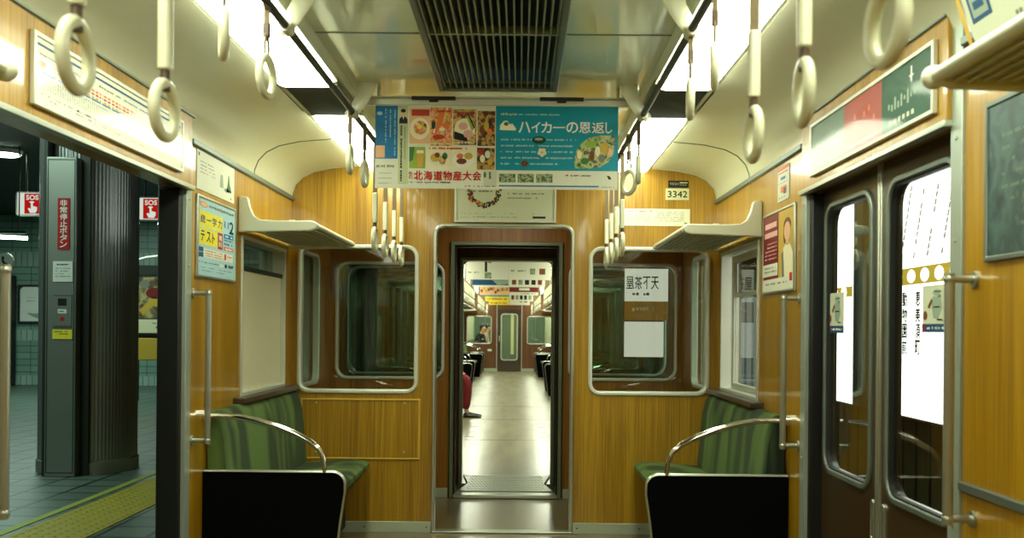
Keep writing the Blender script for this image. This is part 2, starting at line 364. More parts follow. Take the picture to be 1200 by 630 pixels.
class Canvas:
    """a printed sheet: a, b in sheet units from its top-left corner (b downwards)"""
    def __init__(s, mb, O, U, V, su, sv=None, N=None):
        s.mb = mb; s.O = Vector(O); s.U = Vector(U).normalized()*su; s.V = Vector(V).normalized()*(sv or su)
        s.N = Vector(N) if N else s.U.cross(s.V).normalized()*-1
    def p(s, a, b, L): return s.O + s.U*a + s.V*b + s.N*(0.0007*L)
    def poly(s, pts, m, L=1): s.mb.add([s.p(a, b, L) for a, b in pts], [tuple(range(len(pts)))], m)
    def rect(s, a0, b0, a1, b1, m, L=1): s.poly([(a0, b0), (a1, b0), (a1, b1), (a0, b1)], m, L)
    def ell(s, a, b, ra, rb, m, L=2, n=16, t0=0, t1=2*PI): s.poly([(a+ra*math.cos(t0+(t1-t0)*i/n), b+rb*math.sin(t0+(t1-t0)*i/n)) for i in range(n)], m, L)
    def text(s, t, a0, b0, a1, b1, m, L=3, bold=0.0, mirror=False):
        vs, fs = text_mesh(t)
        k = bold*abs(b1-b0)
        for q, (da, db) in enumerate(((0, 0),) if not bold else ((-k, 0), (k, 0), (0, -k), (0, k))):
            s.mb.add([s.p(a0+(a1-a0)*((1-x) if mirror else x)+da, b0+(b1-b0)*y+db, L+.15*q) for x, y in vs], fs, m)
    def vtext(s, t, a0, b0, a1, b1, m, L=3, bold=0.0):
        n = len(t); h = (b1-b0)/n
        for i, ch in enumerate(t):
            if ch == 'ー': s.rect((a0+a1)/2-(a1-a0)*.07, b0+h*i+h*.08, (a0+a1)/2+(a1-a0)*.07, b0+h*i+h*.92, m, L)
            elif ch != ' ': s.text(ch, a0, b0+h*i+h*.06, a1, b0+h*i+h*.94, m, L, bold)
    def dashes(s, a0, b0, a1, b1, m, L=2, cw=1.0, fill=0.75):
        """a line of print too small to read"""
        a = a0
        while a < a1:
            wd = cw*random.uniform(.5, 1.6)
            if random.random() < fill: s.rect(a, b0+(b1-b0)*random.uniform(0, .25), min(a+wd*.75, a1), b1-(b1-b0)*random.uniform(0, .25), m, L)
            a += wd
def _vd(s, a0, b0, a1, b1, m, L=2, cw=1.0, fill=0.8):
    b = b0
    while b < b1:
        wd = cw*random.uniform(.7, 1.3)
        if random.random() < fill: s.rect(a0+(a1-a0)*random.uniform(0, .2), b, a1-(a1-a0)*random.uniform(0, .2), min(b+wd*.75, b1), m, L)
        b += wd
Canvas.vdashes = _vd
# ------------------------------------------------------------------ dimensions (m): X across from the car's centre line, Y along, Z up
HW = 1.30                      # half inner width
YP = 5.90                      # end partition
YE = 7.12                      # end wall behind it
YN = 7.65                      # end wall of the next car
D0, D1 = 2.68, 4.02            # door opening
COVE = [(1.30, 2.035), (1.297, 2.07), (1.278, 2.12), (1.235, 2.165), (1.17, 2.198), (1.06, 2.222), (0.90, 2.236)]
CEIL = 2.295

# ================================================================== STRUCTURE
# --- floor
struct(MB().box(-1.42, 1.42, -2.6, 7.16, -0.05, 0, 'floor_vinyl').build('floor'), 'olive brown glossy vinyl floor of the train car', 'floor')
# --- side walls (thickness 1.30..1.41)
def side_wall(sd, y0, y1, holes, name, label, m='wood', ztop=2.05, zb=0.0):
    x0, x1 = (HW, 1.41) if sd > 0 else (-1.41, -HW)
    mb = MB(); mb.plate([(y0, zb), (y1, zb), (y1, ztop), (y0, ztop)], holes, 'X', x0, x1, m)
    return struct(mb.build(name, recalc=True), label, 'wall')
WY0, WY1, WZ0, WZ1 = 4.84, 5.74, 0.895, 1.71
whole = [(WY0, WZ0), (WY1, WZ0), (WY1, WZ1), (WY0, WZ1)]
side_wall(-1, 4.04, 5.90, [whole], 'wall_left', 'yellow wood-grain wall beside the left bench')
side_wall(1, 4.04, 5.90, [whole], 'wall_right', 'yellow wood-grain wall beside the right bench')
side_wall(-1, -2.6, 2.44, [], 'wall_left', 'yellow wood-grain wall before the left doorway')
side_wall(1, -2.6, 2.66, [], 'wall_right', 'yellow wood-grain wall before the right doors')
struct(MB().box(-1.41, 1.41, -2.7, -2.6, 0, 2.3, 'wood').build('wall_back'), 'yellow wood-grain wall across the car behind the viewpoint', 'wall')
# headers over the doorways
for sd, nm, lb in ((-1, 'wall_left', 'yellow wood-grain header over the open left doorway'), (1, 'wall_right', 'yellow wood-grain header over the closed right doors')):
    mb = MB(); xs = sorted((sd*1.277, sd*1.41)); mb.box(xs[0], xs[1], 2.66 if sd > 0 else 2.44, 4.04, 1.835, 2.125, 'wood')
    struct(mb.build(nm, bevel=.003), lb, 'wall')
    mb = MB(); xs = sorted((sd*1.268, sd*1.30)); mb.box(xs[0], xs[1], 2.66 if sd > 0 else 2.44, 4.06, 1.818, 1.838, 'alu'); mb.box(xs[0], xs[1], 2.66 if sd > 0 else 2.44, 4.06, 2.122, 2.134, 'alu_dull')
    struct(mb.build('trim_1', bevel=.003), 'thin metal edging of the %s doorway header' % ('left' if sd < 0 else 'right'), 'trim')
# door posts
for sd in (-1, 1):
    side = 'left' if sd < 0 else 'right'
    for (a, b, wh) in ((4.02, 4.085, 'far'), (2.60, 2.67, 'near') if sd > 0 else (2.38, 2.45, 'near')):
        mb = MB(); xs = sorted((sd*1.291, sd*1.41)); mb.box(xs[0], xs[1], a, b, 0, 2.13, 'post_metal')
        for z in (.3, .72, 1.1, 1.5, 1.78): mb.cyl((sd*1.291, (a+b)/2, z), (sd*1.287, (a+b)/2, z), .005, 'alu', 8)
        struct(mb.build('trim_2', bevel=.006), '%s metal post of the %s doorway' % (wh, side), 'trim')
    mb = MB(); xs = sorted((sd*1.305, sd*1.40)); mb.box(xs[0], xs[1], 3.985, 4.02, 0.30, 1.82, 'black')
    struct(mb.build('trim_3', bevel=.008), 'black rubber door guard on the %s doorway post' % side, 'trim')
# wall-top mouldings
for sd in (-1, 1):
    for (a, b, q) in ((4.085, 5.9, 'far'), (-2.6, 2.38 if sd < 0 else 2.6, 'near')):
        mb = MB(); xs = sorted((sd*1.283, sd*1.305)); mb.box(xs[0], xs[1], a, b, 2.02, 2.045, 'alu_dull')
        struct(mb.build('trim_4', bevel=.004), 'metal moulding along the top of the %s wall, %s stretch' % ('left' if sd < 0 else 'right', q), 'trim')
# low metal rail on the near right wall
for sd in (-1, 1):
    mb = MB(); xs = sorted((sd*1.286, sd*1.30)); mb.box(xs[0], xs[1], 0.6, 2.38 if sd < 0 else 2.6, .825, .85, 'alu_dull')
    struct(mb.build('trim_5', bevel=.003), 'grey metal strip low on the near %s wall' % ('left' if sd < 0 else 'right'), 'trim')

# --- ceiling: coves + centre panel with vent opening + light trough backs
mb = MB()
for sd in (-1, 1):
    ys = [-2.6, 5.95]; P = [(sd*x, z) for x, z in COVE]; n = len(P)
    prof = P + [(sd*x, z+0.03) for x, z in reversed(COVE)]
    mb.prism(prof, 'Y', ys[0], ys[1], 'cove_paint')
    xs = sorted((sd*0.64, sd*0.92)); mb.box(xs[0], xs[1], -2.6, 5.95, 2.262, 2.30, 'cove_paint')
mb.box(-.66, -.255, -2.6, 5.95, CEIL, CEIL+.02, 'ceiling_paint'); mb.box(.255, .66, -2.6, 5.95, CEIL, CEIL+.02, 'ceiling_paint')
mb.box(-.255, .255, 4.15, 5.95, CEIL, CEIL+.02, 'ceiling_paint')
mb.box(-.255, .255, -2.6, 4.15, CEIL+.07, CEIL+.09, 'vent_dark')
struct(mb.build('ceiling'), 'glossy pale green-grey ceiling curving down to the walls', 'ceiling')
mb = MB()
for y in (1.3, 3.42):
    for sd in (-1, 1):
        xs = sorted((sd*.26, sd*.655)); mb.box(xs[0], xs[1], y-.004, y+.004, CEIL-.003, CEIL+.002, 'alu_dull')
for sd in (-1, 1):
    prof = [(sd*(x-.002), z-.003) for x, z in COVE] + [(sd*x, z+0.004) for x, z in reversed(COVE)]
    mb.prism(prof, 'Y', 5.05, 5.06, 'alu_dull'); mb.prism(prof, 'Y', 5.88, 5.90, 'alu_pale')
    xs = sorted((sd*.632, sd*.655)); mb.box(xs[0], xs[1], -2.6, 5.9, 2.25, CEIL, 'white_paint')
struct(mb.build('trim_6'), 'thin joint strips across the ceiling panels', 'trim')
# ceiling vent
def vent(y0, y1, label, next_car=False):
    t = thing('ceiling_vent', label, 'vent', (0, (y0+y1)/2, CEIL-.02))
    mb = MB(); mb.ring([(-.255, y0), (.255, y0), (.255, y1), (-.255, y1)], [(-.232, y0+.02), (.232, y0+.02), (.232, y1-.02), (-.232, y1-.02)], 'Z', CEIL-.028, CEIL+.004, 'alu_dull')
    mb.build('vent_frame', t, bevel=.004)
    mb = MB()
    for i in range(19):
        x = -.225+.025*i; mb.box(x-.0028, x+.0028, y0+.02, y1-.02, CEIL-.018, CEIL+.02, 'vent_fin')
    f = mb.build('fin_grille', t)
    for i in range(1, int((y1-y0)/.78)+1): MB().box(-.232, .232, y1-.78*i-.006, y1-.78*i+.006, CEIL-.02, CEIL+.01, 'vent_fin').build('cross_bar', t)
    return t
vent(1.6, 4.15, 'dark slatted air vent in the middle of the ceiling')

# --- end partition with rounded gangway opening and two windows
def partition(yc, th, m, name, label, top=1.885, ow=.428, WX0=.53, WX1=1.25, z0=.856, z1=1.745, capz=2.30):
    prof = [(-1.30, 0.0), (-ow, 0.0)]
    r = .06; n = 6
    for i in range(n+1):
        t = PI-.5*PI*i/n; prof.append((-ow+r+r*math.cos(t), top-r+r*math.sin(t)))
    for i in range(n+1):
        t = .5*PI-.5*PI*i/n; prof.append((ow-r+r*math.cos(t), top-r+r*math.sin(t)))
    prof += [(ow, 0.0), (1.30, 0.0), (1.30, 2.04), (1.29, 2.11), (1.24, 2.17), (1.17, 2.205), (1.05, 2.24), (.90, capz), (-.90, capz), (-1.05, 2.24), (-1.17, 2.205), (-1.24, 2.17), (-1.29, 2.11), (-1.30, 2.04)]
    holes = [rr(-WX1, -WX0, z0, z1, .06), rr(WX0, WX1, z0, z1, .06)]
    mb = MB(); mb.plate(prof, holes, 'Y', yc, yc+th, m)
    return struct(mb.build(name), label, 'wall')
partition(YP, .05, 'wood_end', 'wall_end', 'yellow wood-grain partition at the end of the car')
def arch_frame(y0, y1, ow, top, wd, m, name, label, r=.07):
    def path(o, t_, r):
        P = [(-o, 0.0)]; n = 6
        for i in range(n+1):
            t = PI-.5*PI*i/n; P.append((-o+r+r*math.cos(t), t_-r+r*math.sin(t)))
        for i in range(n+1):
            t = .5*PI-.5*PI*i/n; P.append((o-r+r*math.cos(t), t_-r+r*math.sin(t)))
        return P + [(o, 0.0)]
    mb = MB(); mb.ring(path(ow+wd, top+wd, r+wd), path(ow, top, r), 'Y', y0, y1, m, close=False)
    return struct(mb.build(name, bevel=.004), label, 'door frame')
arch_frame(YP-.012, YP+.062, .412, 1.87, .02, 'alu', 'trim_7', 'thin metal edge around the gangway opening in the partition', .05)
def window_unit(idx, label, y0, y1, X0, X1, z0, z1, fw, r, mframe, mglass='glass_pane', blind=False, lip=.012):
    t = thing('window_%d' % idx, label, 'window', ((X0+X1)/2, y0, z0), kind='structure')
    mb = MB(); mb.ring(rr(X0-fw, X1+fw, z0-fw, z1+fw, r+fw), rr(X0, X1, z0, z1, r), 'Y', y0-lip, y1+lip, mframe); mb.build('window_frame', t, bevel=.008, segs=3)
    mb = MB(); mb.prism(rr(X0+.0, X1-.0, z0, z1, r), 'Y', (y0+y1)/2-.002, (y0+y1)/2+.002, mglass); mb.build('window_pane', t)
    return t
for sd, nm in ((-1, 'left'), (1, 'right')):
    a, b = sorted((sd*.545, sd*1.237))
    window_unit(1 if sd < 0 else 2, 'rounded aluminium-framed window %s of the gangway in the partition' % nm, YP, YP+.05, a, b, .872, 1.731, .026, .05, 'alu_pale')
# baseboards on the partition
for sd, nm in ((-1, 'left'), (1, 'right')):
    xs = sorted((sd*.434, sd*1.29)); mb = MB(); mb.box(xs[0], xs[1], YP-.012, YP, 0, .066, 'baseboard_grey')
    for i in range(3): mb.cyl((sd*(.46+.38*i), YP-.012, .035), (sd*(.46+.38*i), YP-.015, .035), .005, 'dark_metal', 8)
    struct(mb.build('baseboard_%s' % nm, bevel=.002), 'pale metal baseboard under the partition, %s of the gangway' % nm, 'baseboard')
mb = MB(); mb.box(-.43, .43, YP-.02, YP+.055, 0, .012, 'alu'); struct(mb.build('trim_8', bevel=.004), 'metal threshold strip across the partition opening', 'threshold')
# --- cab space between partition and end wall
for sd, nm in ((-1, 'left'), (1, 'right')):
    side_wall(sd, 5.95, 7.16, [rr(6.12, 6.66, .88, 1.73, .06)], 'wall_%s' % nm, 'wood-grain side wall of the end compartment, %s side' % nm, 'wood_dark')
    t = thing('window_%d' % (3 if sd < 0 else 4), 'narrow side window of the end compartment, %s side' % nm, 'window', (sd*1.3, 6.39, .88), kind='structure')
    xs = sorted((sd*1.285, sd*1.33)); MB().ring(rr(6.10, 6.68, .86, 1.75, .08), rr(6.125, 6.655, .885, 1.725, .055), 'X', xs[0], xs[1], 'alu_pale').build('window_frame', t, bevel=.006)
    MB().prism(rr(6.125, 6.655, .885, 1.725, .055), 'X', sd*1.34, sd*1.345, 'glass_dark').build('window_pane', t)
struct(MB().box(-1.41, 1.41, 5.95, 7.16, 2.12, 2.16, 'wood_dark').build('ceiling_end'), 'plain ceiling of the end compartment', 'ceiling')
EW = dict(top=1.885, ow=.42, WX0=.46, WX1=1.262, z0=.872, z1=1.735, capz=2.14)
def end_wall(yc, th, m, name, label, top, ow, WX0, WX1, z0, z1, capz):
    prof = [(-1.30, 0.0), (-ow, 0.0), (-ow, top), (ow, top), (ow, 0.0), (1.30, 0.0), (1.30, capz), (-1.30, capz)]
    mb = MB(); mb.plate(prof, [rr(-WX1, -WX0, z0, z1, .06), rr(WX0, WX1, z0, z1, .06)], 'Y', yc, yc+th, m)
    return struct(mb.build(name), label, 'wall')
end_wall(YE, .05, 'wood_dark', 'wall_end', 'wood-grain end wall of the car behind the partition', **EW)
for sd, nm in ((-1, 'left'), (1, 'right')):
    a, b = sorted((sd*.48, sd*1.242))
    window_unit(5 if sd < 0 else 6, 'dark rounded end window %s of the gangway, seen through the partition glass' % nm, YE, YE+.05, a, b, .892, 1.715, .024, .07, 'alu_pale', 'glass_dark')
    xs = sorted((sd*.425, sd*1.295)); struct(MB().box(xs[0], xs[1], YE-.01, YE, 0, .07, 'baseboard_grey').build('baseboard_%s' % nm, bevel=.002), 'pale baseboard inside the end compartment, %s side' % nm, 'baseboard')
def door_frame(y0, y1, ow, top, wd, m, label, name='trim_9', bevel=.004):
    mb = MB(); mb.ring([(-ow-wd, 0), (-ow-wd, top+wd), (ow+wd, top+wd), (ow+wd, 0)], [(-ow, 0), (-ow, top), (ow, top), (ow, 0)], 'Y', y0, y1, m, close=False)
    return struct(mb.build(name, bevel=bevel), label, 'door frame')
door_frame(YE-.03, YE+.06, .385, 1.862, .027, 'frame_green', 'outer metal frame of the gangway door in the end wall')
door_frame(YE+.0, YE+.07, .373, 1.85, .013, 'black', 'black rubber lining of the gangway door frame')
struct(MB().box(-.385, .385, YE-.04, YE+.10, 0, .028, 'alu').build('trim_10', bevel=.006), 'metal sill of the gangway door', 'threshold')
# door edge with hinges, folded back in the gangway
mb = MB()
for i in range(7): mb.box(-.45, -.41, YE+.10+.05*i, YE+.135+.05*i, 0, 1.97, 'rubber'); mb.box(.41, .45, YE+.10+.05*i, YE+.135+.05*i, 0, 1.97, 'rubber'); mb.box(-.45, .45, YE+.10+.05*i, YE+.135+.05*i, 1.93, 1.98, 'rubber')
mb.box(-.47, -.45, YE+.06, YN-.02, 0, 1.98, 'rubber'); mb.box(.45, .47, YE+.06, YN-.02, 0, 1.98, 'rubber'); mb.box(-.47, .47, YE+.06, YN-.02, 1.98, 2.0, 'rubber')
tag(mb.build('gangway_bellows'), 'black folded bellows between the two cars', 'bellows')
# tread plate
t = thing('gangway_plate', 'ridged grey metal tread plate bridging the two cars', 'plate', (0, 7.6, .03))
mb = MB(); mb.prism([(-.36, YE+.10), (.36, YE+.10), (.30, YE+.45), (.36, 8.02), (-.36, 8.02), (-.30, YE+.45)], 'Z', .022, .036, 'steel_brushed'); mb.build('plate', t, bevel=.002)
mb = MB()
for i in range(24):
    for j in range(11):
        x = -.30+.026*i+(.013 if j % 2 else 0); y = YE+.16+.065*j
        if abs(x) < .29: mb.box(x-.008, x+.008, y-.006, y+.006, .036, .040, 'alu')
mb.build('tread_studs', t)

# ================================================================== CAR FITTINGS
# --- light fixtures
def fixture(y0, y1, sd, label, lm='light_tube'):
    t = thing('ceiling_light', label, 'ceiling light', (sd*.75, (y0+y1)/2, 2.236), 'fluorescent ceiling lights along the car')
    a, b = sorted((sd*.645, sd*.865))
    mb = MB(); mb.prism(rr(a, b, y0, y1, .035), 'Z', 2.205, 2.25, lm); mb.build('diffuser', t, bevel=.014)
    mb = MB(); mb.ring(rr(a-.012, b+.012, y0-.012, y1+.012, .04), rr(a+.0, b-.0, y0+.0, y1-.0, .035), 'Z', 2.23, 2.262, 'white_paint'); mb.build('housing', t)
    return t
for sd, nm in ((-1, 'left'), (1, 'right')):
    fixture(4.46, 5.87, sd, 'glowing white ceiling light %s of the hanging posters, nearest the partition' % nm)
    fixture(0.35, 3.86, sd, 'long glowing white ceiling light %s of the ceiling vent' % nm)
    fixture(-2.5, .0, sd, 'white ceiling light on the %s behind the viewpoint' % nm)
    a, b = sorted((sd*.64, sd*.88)); mb = MB(); mb.box(a, b, 3.88, 4.44, 2.222, 2.262, 'speaker_grey')
    for i in range(36): mb.box(a+.02, b-.02, 3.90+.0145*i, 3.906+.0145*i, 2.219, 2.222, 'dark_metal')
    tag(mb.build('speaker_grille', bevel=.004), 'dark grille between the two ceiling lights on the %s' % nm, 'grille')
# --- hand rails with brackets
RX, RZ = .618, 2.165
def rail(sd, y0, y1, ybr, label):
    t = thing('strap_rail', label, 'rail', (sd*RX, (y0+y1)/2, RZ), 'strap rails')
    MB().cyl((sd*RX, y0, RZ), (sd*RX, y1, RZ), .0125, 'dark_metal', 14).build('pipe', t)
    for y in ybr:
        mb = MB(); pts = [(sd*.556, y, CEIL+.003), (sd*.562, y, 2.27), (sd*.578, y, 2.232), (sd*.600, y, 2.195), (sd*.622, y, 2.168), (sd*.644, y, 2.150)]
        mb.tube(pts, [.042, .036, .030, .027, .025, .018], 'white_paint', 14, flat=.3, up=(0, 1, 0)); mb.cyl((sd*RX, y-.03, RZ), (sd*RX, y+.03, RZ), .02, 'white_paint', 14)
        b = mb.build('rail_bracket', t)
    return t
rail(-1, -2.5, YP-.002, (.6, 1.75, 2.95, 4.12, 5.5), 'dark strap rail running under the left row of ceiling lights')
rail(1, -2.5, YP-.002, (.6, 1.75, 2.95, 4.12, 5.5), 'dark strap rail running under the right row of ceiling lights')
# --- straps
def ring_pts(c, R, n=28, yaw=0.0):
    return [(c[0]+R*math.cos(2*PI*i/n)*math.sin(yaw), c[1]+R*math.cos(2*PI*i/n)*math.cos(yaw), c[2]+R*math.sin(2*PI*i/n)) for i in range(n)]
def make_strap(long, label, group):
    t = thing('hanging_strap', label, 'strap', (0, 0, RZ), group)
    zc = 1.685 if long else 1.955; R = .0535; rt = .0115
    mb = MB(); mb.tube(ring_pts((0, 0, zc), R), rt, 'ivory', 12, closed=True); mb.build('ring', t)
    mb = MB(); mb.tube(ring_pts((0, 0, RZ), .0195, 16), .006, 'strap_cord', 8, closed=True)
    if long:
        mb.box(-.011, .011, -.002, .002, zc+R+.16, RZ-.016, 'strap_cord'); mb.build('belt', t)
        mb = MB(); mb.prism(rr(-.0125, .0125, -.015, .015, .008, 4), 'Z', zc+R+.028, zc+R+.175, 'ivory'); mb.build('sleeve', t, bevel=.003)
        MB().tube([(0, 0, zc+R+.03), (0, 0, zc+R-.014)], [.009, .011], 'buckle_brown', 10).build('buckle', t)
    else:
        for s_ in (-1, 1): mb.tube([(0, 0, RZ-.07), (0, s_*.016, zc+R+.03), (0, s_*.014, zc+R-.008)], .0042, 'strap_cord', 8)
        mb.box(-.008, .008, -.003, .003, RZ-.075, RZ-.012, 'strap_cord'); mb.build('belt', t)
        MB().box(-.009, .009, -.009, .009, RZ-.10, RZ-.06, 'buckle_brown').build('buckle', t, bevel=.002)
    return t
GL = 'ring straps on the strap rails'
proto_long = make_strap(True, '', GL); proto_short = make_strap(False, '', GL)
used = {0: False, 1: False}
def strap(long, sd, y, yaw, label):
    p = proto_long if long else proto_short
    if not used[int(long)]: o = p; used[int(long)] = True
    else: o = copy_tree(p)
    o.location = (sd*RX, y, RZ); o.rotation_euler = (0, 0, yaw); o['label'] = label
    return o
strap(True, -1, 1.56, .05, 'long sleeved ring strap in front of the left route map, the largest on that side')
strap(True, -1, 1.95, -.04, 'long sleeved ring strap over the far end of the left route map')
strap(False, -1, 2.33, .34, 'short strap with its ring turned edge-on, first against the left light')
strap(False, -1, 2.72, -.1, 'short ring strap on two cords against the left ceiling light, ring open to view')
strap(False, -1, 4.05, .05, 'short ring strap just left of the hanging posters, the nearer of two')
strap(False, -1, 4.43, -.05, 'short ring strap just left of the hanging posters, half hidden by their edge')
for i, y in enumerate((4.76, 5.12, 5.48, 5.82)):
    strap(True, -1, y, random.uniform(-.03, .03), '%s of four long straps before the left partition window, from the left' % ('first', 'second', 'third', 'fourth')[i])
strap(True, 1, 1.36, .05, 'ring strap at the very top edge beside the right wall, nearest of all')
strap(True, 1, 1.76, -.1, 'long sleeved ring strap second from the right, its ring wide open')
strap(True, 1, 2.14, .0, 'long sleeved ring strap left of the largest open ring on the right side')
strap(False, 1, 2.58, -.22, 'short strap edge-on against the middle of the right ceiling light')
strap(False, 1, 2.95, -.12, 'short strap edge-on at the inner edge of the right ceiling light')
strap(False, 1, 4.25, -.14, 'short strap edge-on just right of the hanging posters')
strap(False, 1, 4.62, .5, 'short ring strap at the right edge of the hanging posters, ring open to view')
for i, y in enumerate((4.92, 5.22, 5.52, 5.82)):
    strap(True, 1, y, random.uniform(-.03, .03), '%s of four long straps at the right partition window, from the right' % ('first', 'second', 'third', 'fourth')[i])

# --- benches
def bench(sd, y0, y1, label, panels=('y0',), group='green benches', m='moquette', arm=True):
    t = thing('bench_seat', label, 'bench', (sd*1.0, (y0+y1)/2, 0), group)
    # cushion: section in X,Z swept along Y with rounded ends
    def loft(sec, ya, yb, name, m, puff=.02):
        mb = MB(); n = len(sec); st = [(0, .86), (.015, .95), (.04, 1.0)]; L = yb-ya
        cx = sum(p[0] for p in sec)/n; cz = sum(p[1] for p in sec)/n
        pos = [(d, s) for d, s in st]; k = max(3, int(L/.12)); mid = [(.06+(L-.12)*i/k, 1+.012*math.cos(2*PI*(.06+(L-.12)*i/k)/.46)) for i in range(k+1)]
        pos += mid + [(L-d, s) for d, s in reversed(st)]
        vs = [(sd*(cx+(p[0]-cx)*s), ya+d, cz+(p[1]-cz)*s) for d, s in pos for p in sec]
        fs = [(i*n+j, i*n+(j+1) % n, (i+1)*n+(j+1) % n, (i+1)*n+j) for i in range(len(pos)-1) for j in range(n)]
        fs += [tuple(range(n)), tuple((len(pos)-1)*n+j for j in reversed(range(n)))]
        mb.add(vs, fs, m); return mb.build(name, t, angle=60)
    cu = [(1.27, .30), (.90, .305), (.865, .335), (.825, .385), (.80, .41), (.80, .432), (.83, .448), (.92, .452), (1.05, .442), (1.20, .43), (1.27, .43)]
    loft(cu, y0+.03, y1-.01, 'seat_cushion', m)
    bk = [(1.297, .40), (1.20, .40), (1.185, .44), (1.20, .60), (1.215, .76), (1.235, .84), (1.262, .868), (1.297, .868)]
    loft(bk, y0+.03, y1-.01, 'backrest', m)
    mb = MB(); xs = sorted((sd*.95, sd*1.29)); mb.box(xs[0], xs[1], y0+.03, y1-.01, .03, .31, 'black'); mb.build('kick_panel', t, bevel=.01)
    for pn in panels:
        yp = y0 if pn == 'y0' else y1
        outl = [(1.297, .02), (.735, .02), (.725, .10), (.69, .40), (.672, .52)] + [(.672+.05-.05*math.cos(.5*PI*i/5), .555+.05*math.sin(.5*PI*i/5)) for i in range(6)] + [(1.297, .605)]
        pts = [(sd*a, b) for a, b in outl]
        mb = MB(); mb.prism(pts, 'Y', yp-.012, yp+.018, 'panel_black'); pe = mb.build('end_panel', t)
        mb = MB(); mb.tube([(sd*a, yp+.003, b) for a, b in outl[1:]], .0095, 'alu', 8); mb.build('panel_trim', pe)
        if arm:
            ctrl = [(1.30, .852), (1.22, .852), (1.15, .848), (1.06, .832), (.97, .806), (.89, .776), (.825, .742), (.785, .708), (.765, .665), (.758, .60)]
            mb = MB(); mb.tube([(sd*a, yp+.003, b) for a, b in ctrl], [.013, .0145, .017, .019, .019, .018, .017, .016, .014, .012], 'chrome', 14, flat=.8, up=(0, 0, 1)); mb.cyl((sd*1.30, yp+.003, .852), (sd*1.27, yp+.003, .852), .026, 'chrome', 14)
            a = mb.build('armrest', t)
    return t
bench(-1, 4.28, 5.885, 'green velvet bench with black end panel against the left wall', group=None)
bench(1, 4.28, 5.885, 'green velvet bench with black end panel against the right wall', group=None)
# sills behind the backrests
for sd, nm in ((-1, 'left'), (1, 'right')):
    mb = MB(); xs = sorted((sd*1.235, sd*1.305)); mb.box(xs[0], xs[1], 4.72, 5.86, .868, .898, 'sill_brown')
    struct(mb.build('trim_11', bevel=.006), 'dark brown window sill above the %s bench backrest' % nm, 'sill')
# --- side windows
t = thing('window_7', 'left side window with its cream roller blind pulled most of the way down', 'window', (-1.3, 5.29, .9), kind='structure')
R0 = [(WY0, WZ0), (WY1, WZ0), (WY1, WZ1), (WY0, WZ1)]; R1 = [(WY0+.022, WZ0+.02), (WY1-.022, WZ0+.02), (WY1-.022, WZ1-.02), (WY0+.022, WZ1-.02)]
MB().ring([(a, b) for a, b in R0], R1, 'X', -1.40, -1.292, 'alu_pale').build('window_frame', t, bevel=.003)
MB().box(-1.37, -1.366, WY0+.02, WY1-.02, WZ0+.02, WZ1-.02, 'glass_dark').build('window_pane', t)
MB().box(-1.322, -1.318, WY0+.024, WY1-.024, WZ0+.02, 1.535, 'blind').build('roller_blind', t)
MB().box(-1.335, -1.308, WY0+.022, WY1-.022, 1.535, 1.56, 'dark_metal').build('blind_bar', t, bevel=.004)
mb = MB(); mb.box(-1.385, -1.375, WY0+.3, WY0+.32, 1.5, WZ1, 'alu_dull'); mb.box(-1.385, -1.375, WY1-.15, WY1-.13, WZ0, WZ1, 'alu_dull'); mb.build('sash_bar', t)
t = thing('window_8', 'right side window with bright aluminium frame and the blind up', 'window', (1.3, 5.29, .9), kind='structure')
MB().ring([(a, b) for a, b in R0], R1, 'X', 1.292, 1.40, 'alu_pale').build('window_frame', t, bevel=.003)
MB().ring([(WY0+.03, WZ0+.025), (WY1-.12, WZ0+.025), (WY1-.12, WZ1-.03), (WY0+.03, WZ1-.03)], rr(WY0+.07, WY1-.17, WZ0+.06, WZ1-.07, .03, 6)[::7] if False else [(WY0+.06, WZ0+.055), (WY1-.16, WZ0+.055), (WY1-.16, WZ1-.07), (WY0+.06, WZ1-.07)], 'X', 1.335, 1.36, 'alu_pale').build('inner_sash', t, bevel=.004)
MB().box(1.345, 1.349, WY0+.05, WY1-.05, WZ0+.02, WZ1-.02, 'glass_pane').build('window_pane', t)
MB().box(1.33, 1.352, WY0+.05, WY1-.16, 1.44, 1.462, 'alu_pale').build('sash_bar', t, bevel=.003)
MB().box(1.362, 1.372, WY0+.05, WY1-.16, 1.462, WZ1-.05, 'black').build('roller_blind', t)
# --- luggage racks
def rack(sd, y0, y1, label, brackets):
    t = thing('luggage_rack', label, 'luggage rack', (sd*1.1, (y0+y1)/2, 1.72), 'luggage racks')
    pr = [(1.299, 1.716), (.945, 1.726), (.915, 1.735), (.902, 1.752), (.910, 1.768), (.935, 1.778), (1.10, 1.776), (1.19, 1.78), (1.222, 1.80), (1.24, 1.84), (1.25, 1.885), (1.262, 1.895), (1.299, 1.895)]
    for y in brackets:
        MB().prism([(sd*a, b) for a, b in pr], 'Y', y-.013, y+.013, 'white_paint').build('rack_bracket', t, bevel=.007, segs=3)
    mb = MB(); mb.cyl((sd*.915, y0, 1.752), (sd*.915, y1, 1.752), .0145, 'white_paint', 14)
    for ye in ((y0, y1) if max(brackets) < 3 else ()): mb.ball((sd*.915, ye, 1.752), .024, 'white_paint', 14)
    mb.build('front_rail', t)
    mb = MB(); xs = sorted((sd*.925, sd*1.285)); mb.box(xs[0], xs[1], y0+.013, y1, 1.744, 1.750, 'cove_paint')
    for i in range(12):
        x = sd*(.945+.028*i); mb.cyl((x, y0, 1.739), (x, y1, 1.739), .0045, 'cove_paint', 8)
    mb.build('shelf_grid', t)
    return t
rack(-1, 4.79, 5.84, 'white luggage rack above the left side window', (4.79, 5.82))
rack(1, 4.79, 5.84, 'white luggage rack above the right side window', (4.79, 5.82))
rack(1, -1.2, 1.90, 'blurred luggage rack end jutting in at the top right corner', (1.885, .3))
rack(-1, -1.2, 1.90, 'luggage rack end just at the left edge above the doorway', (1.885, .3))
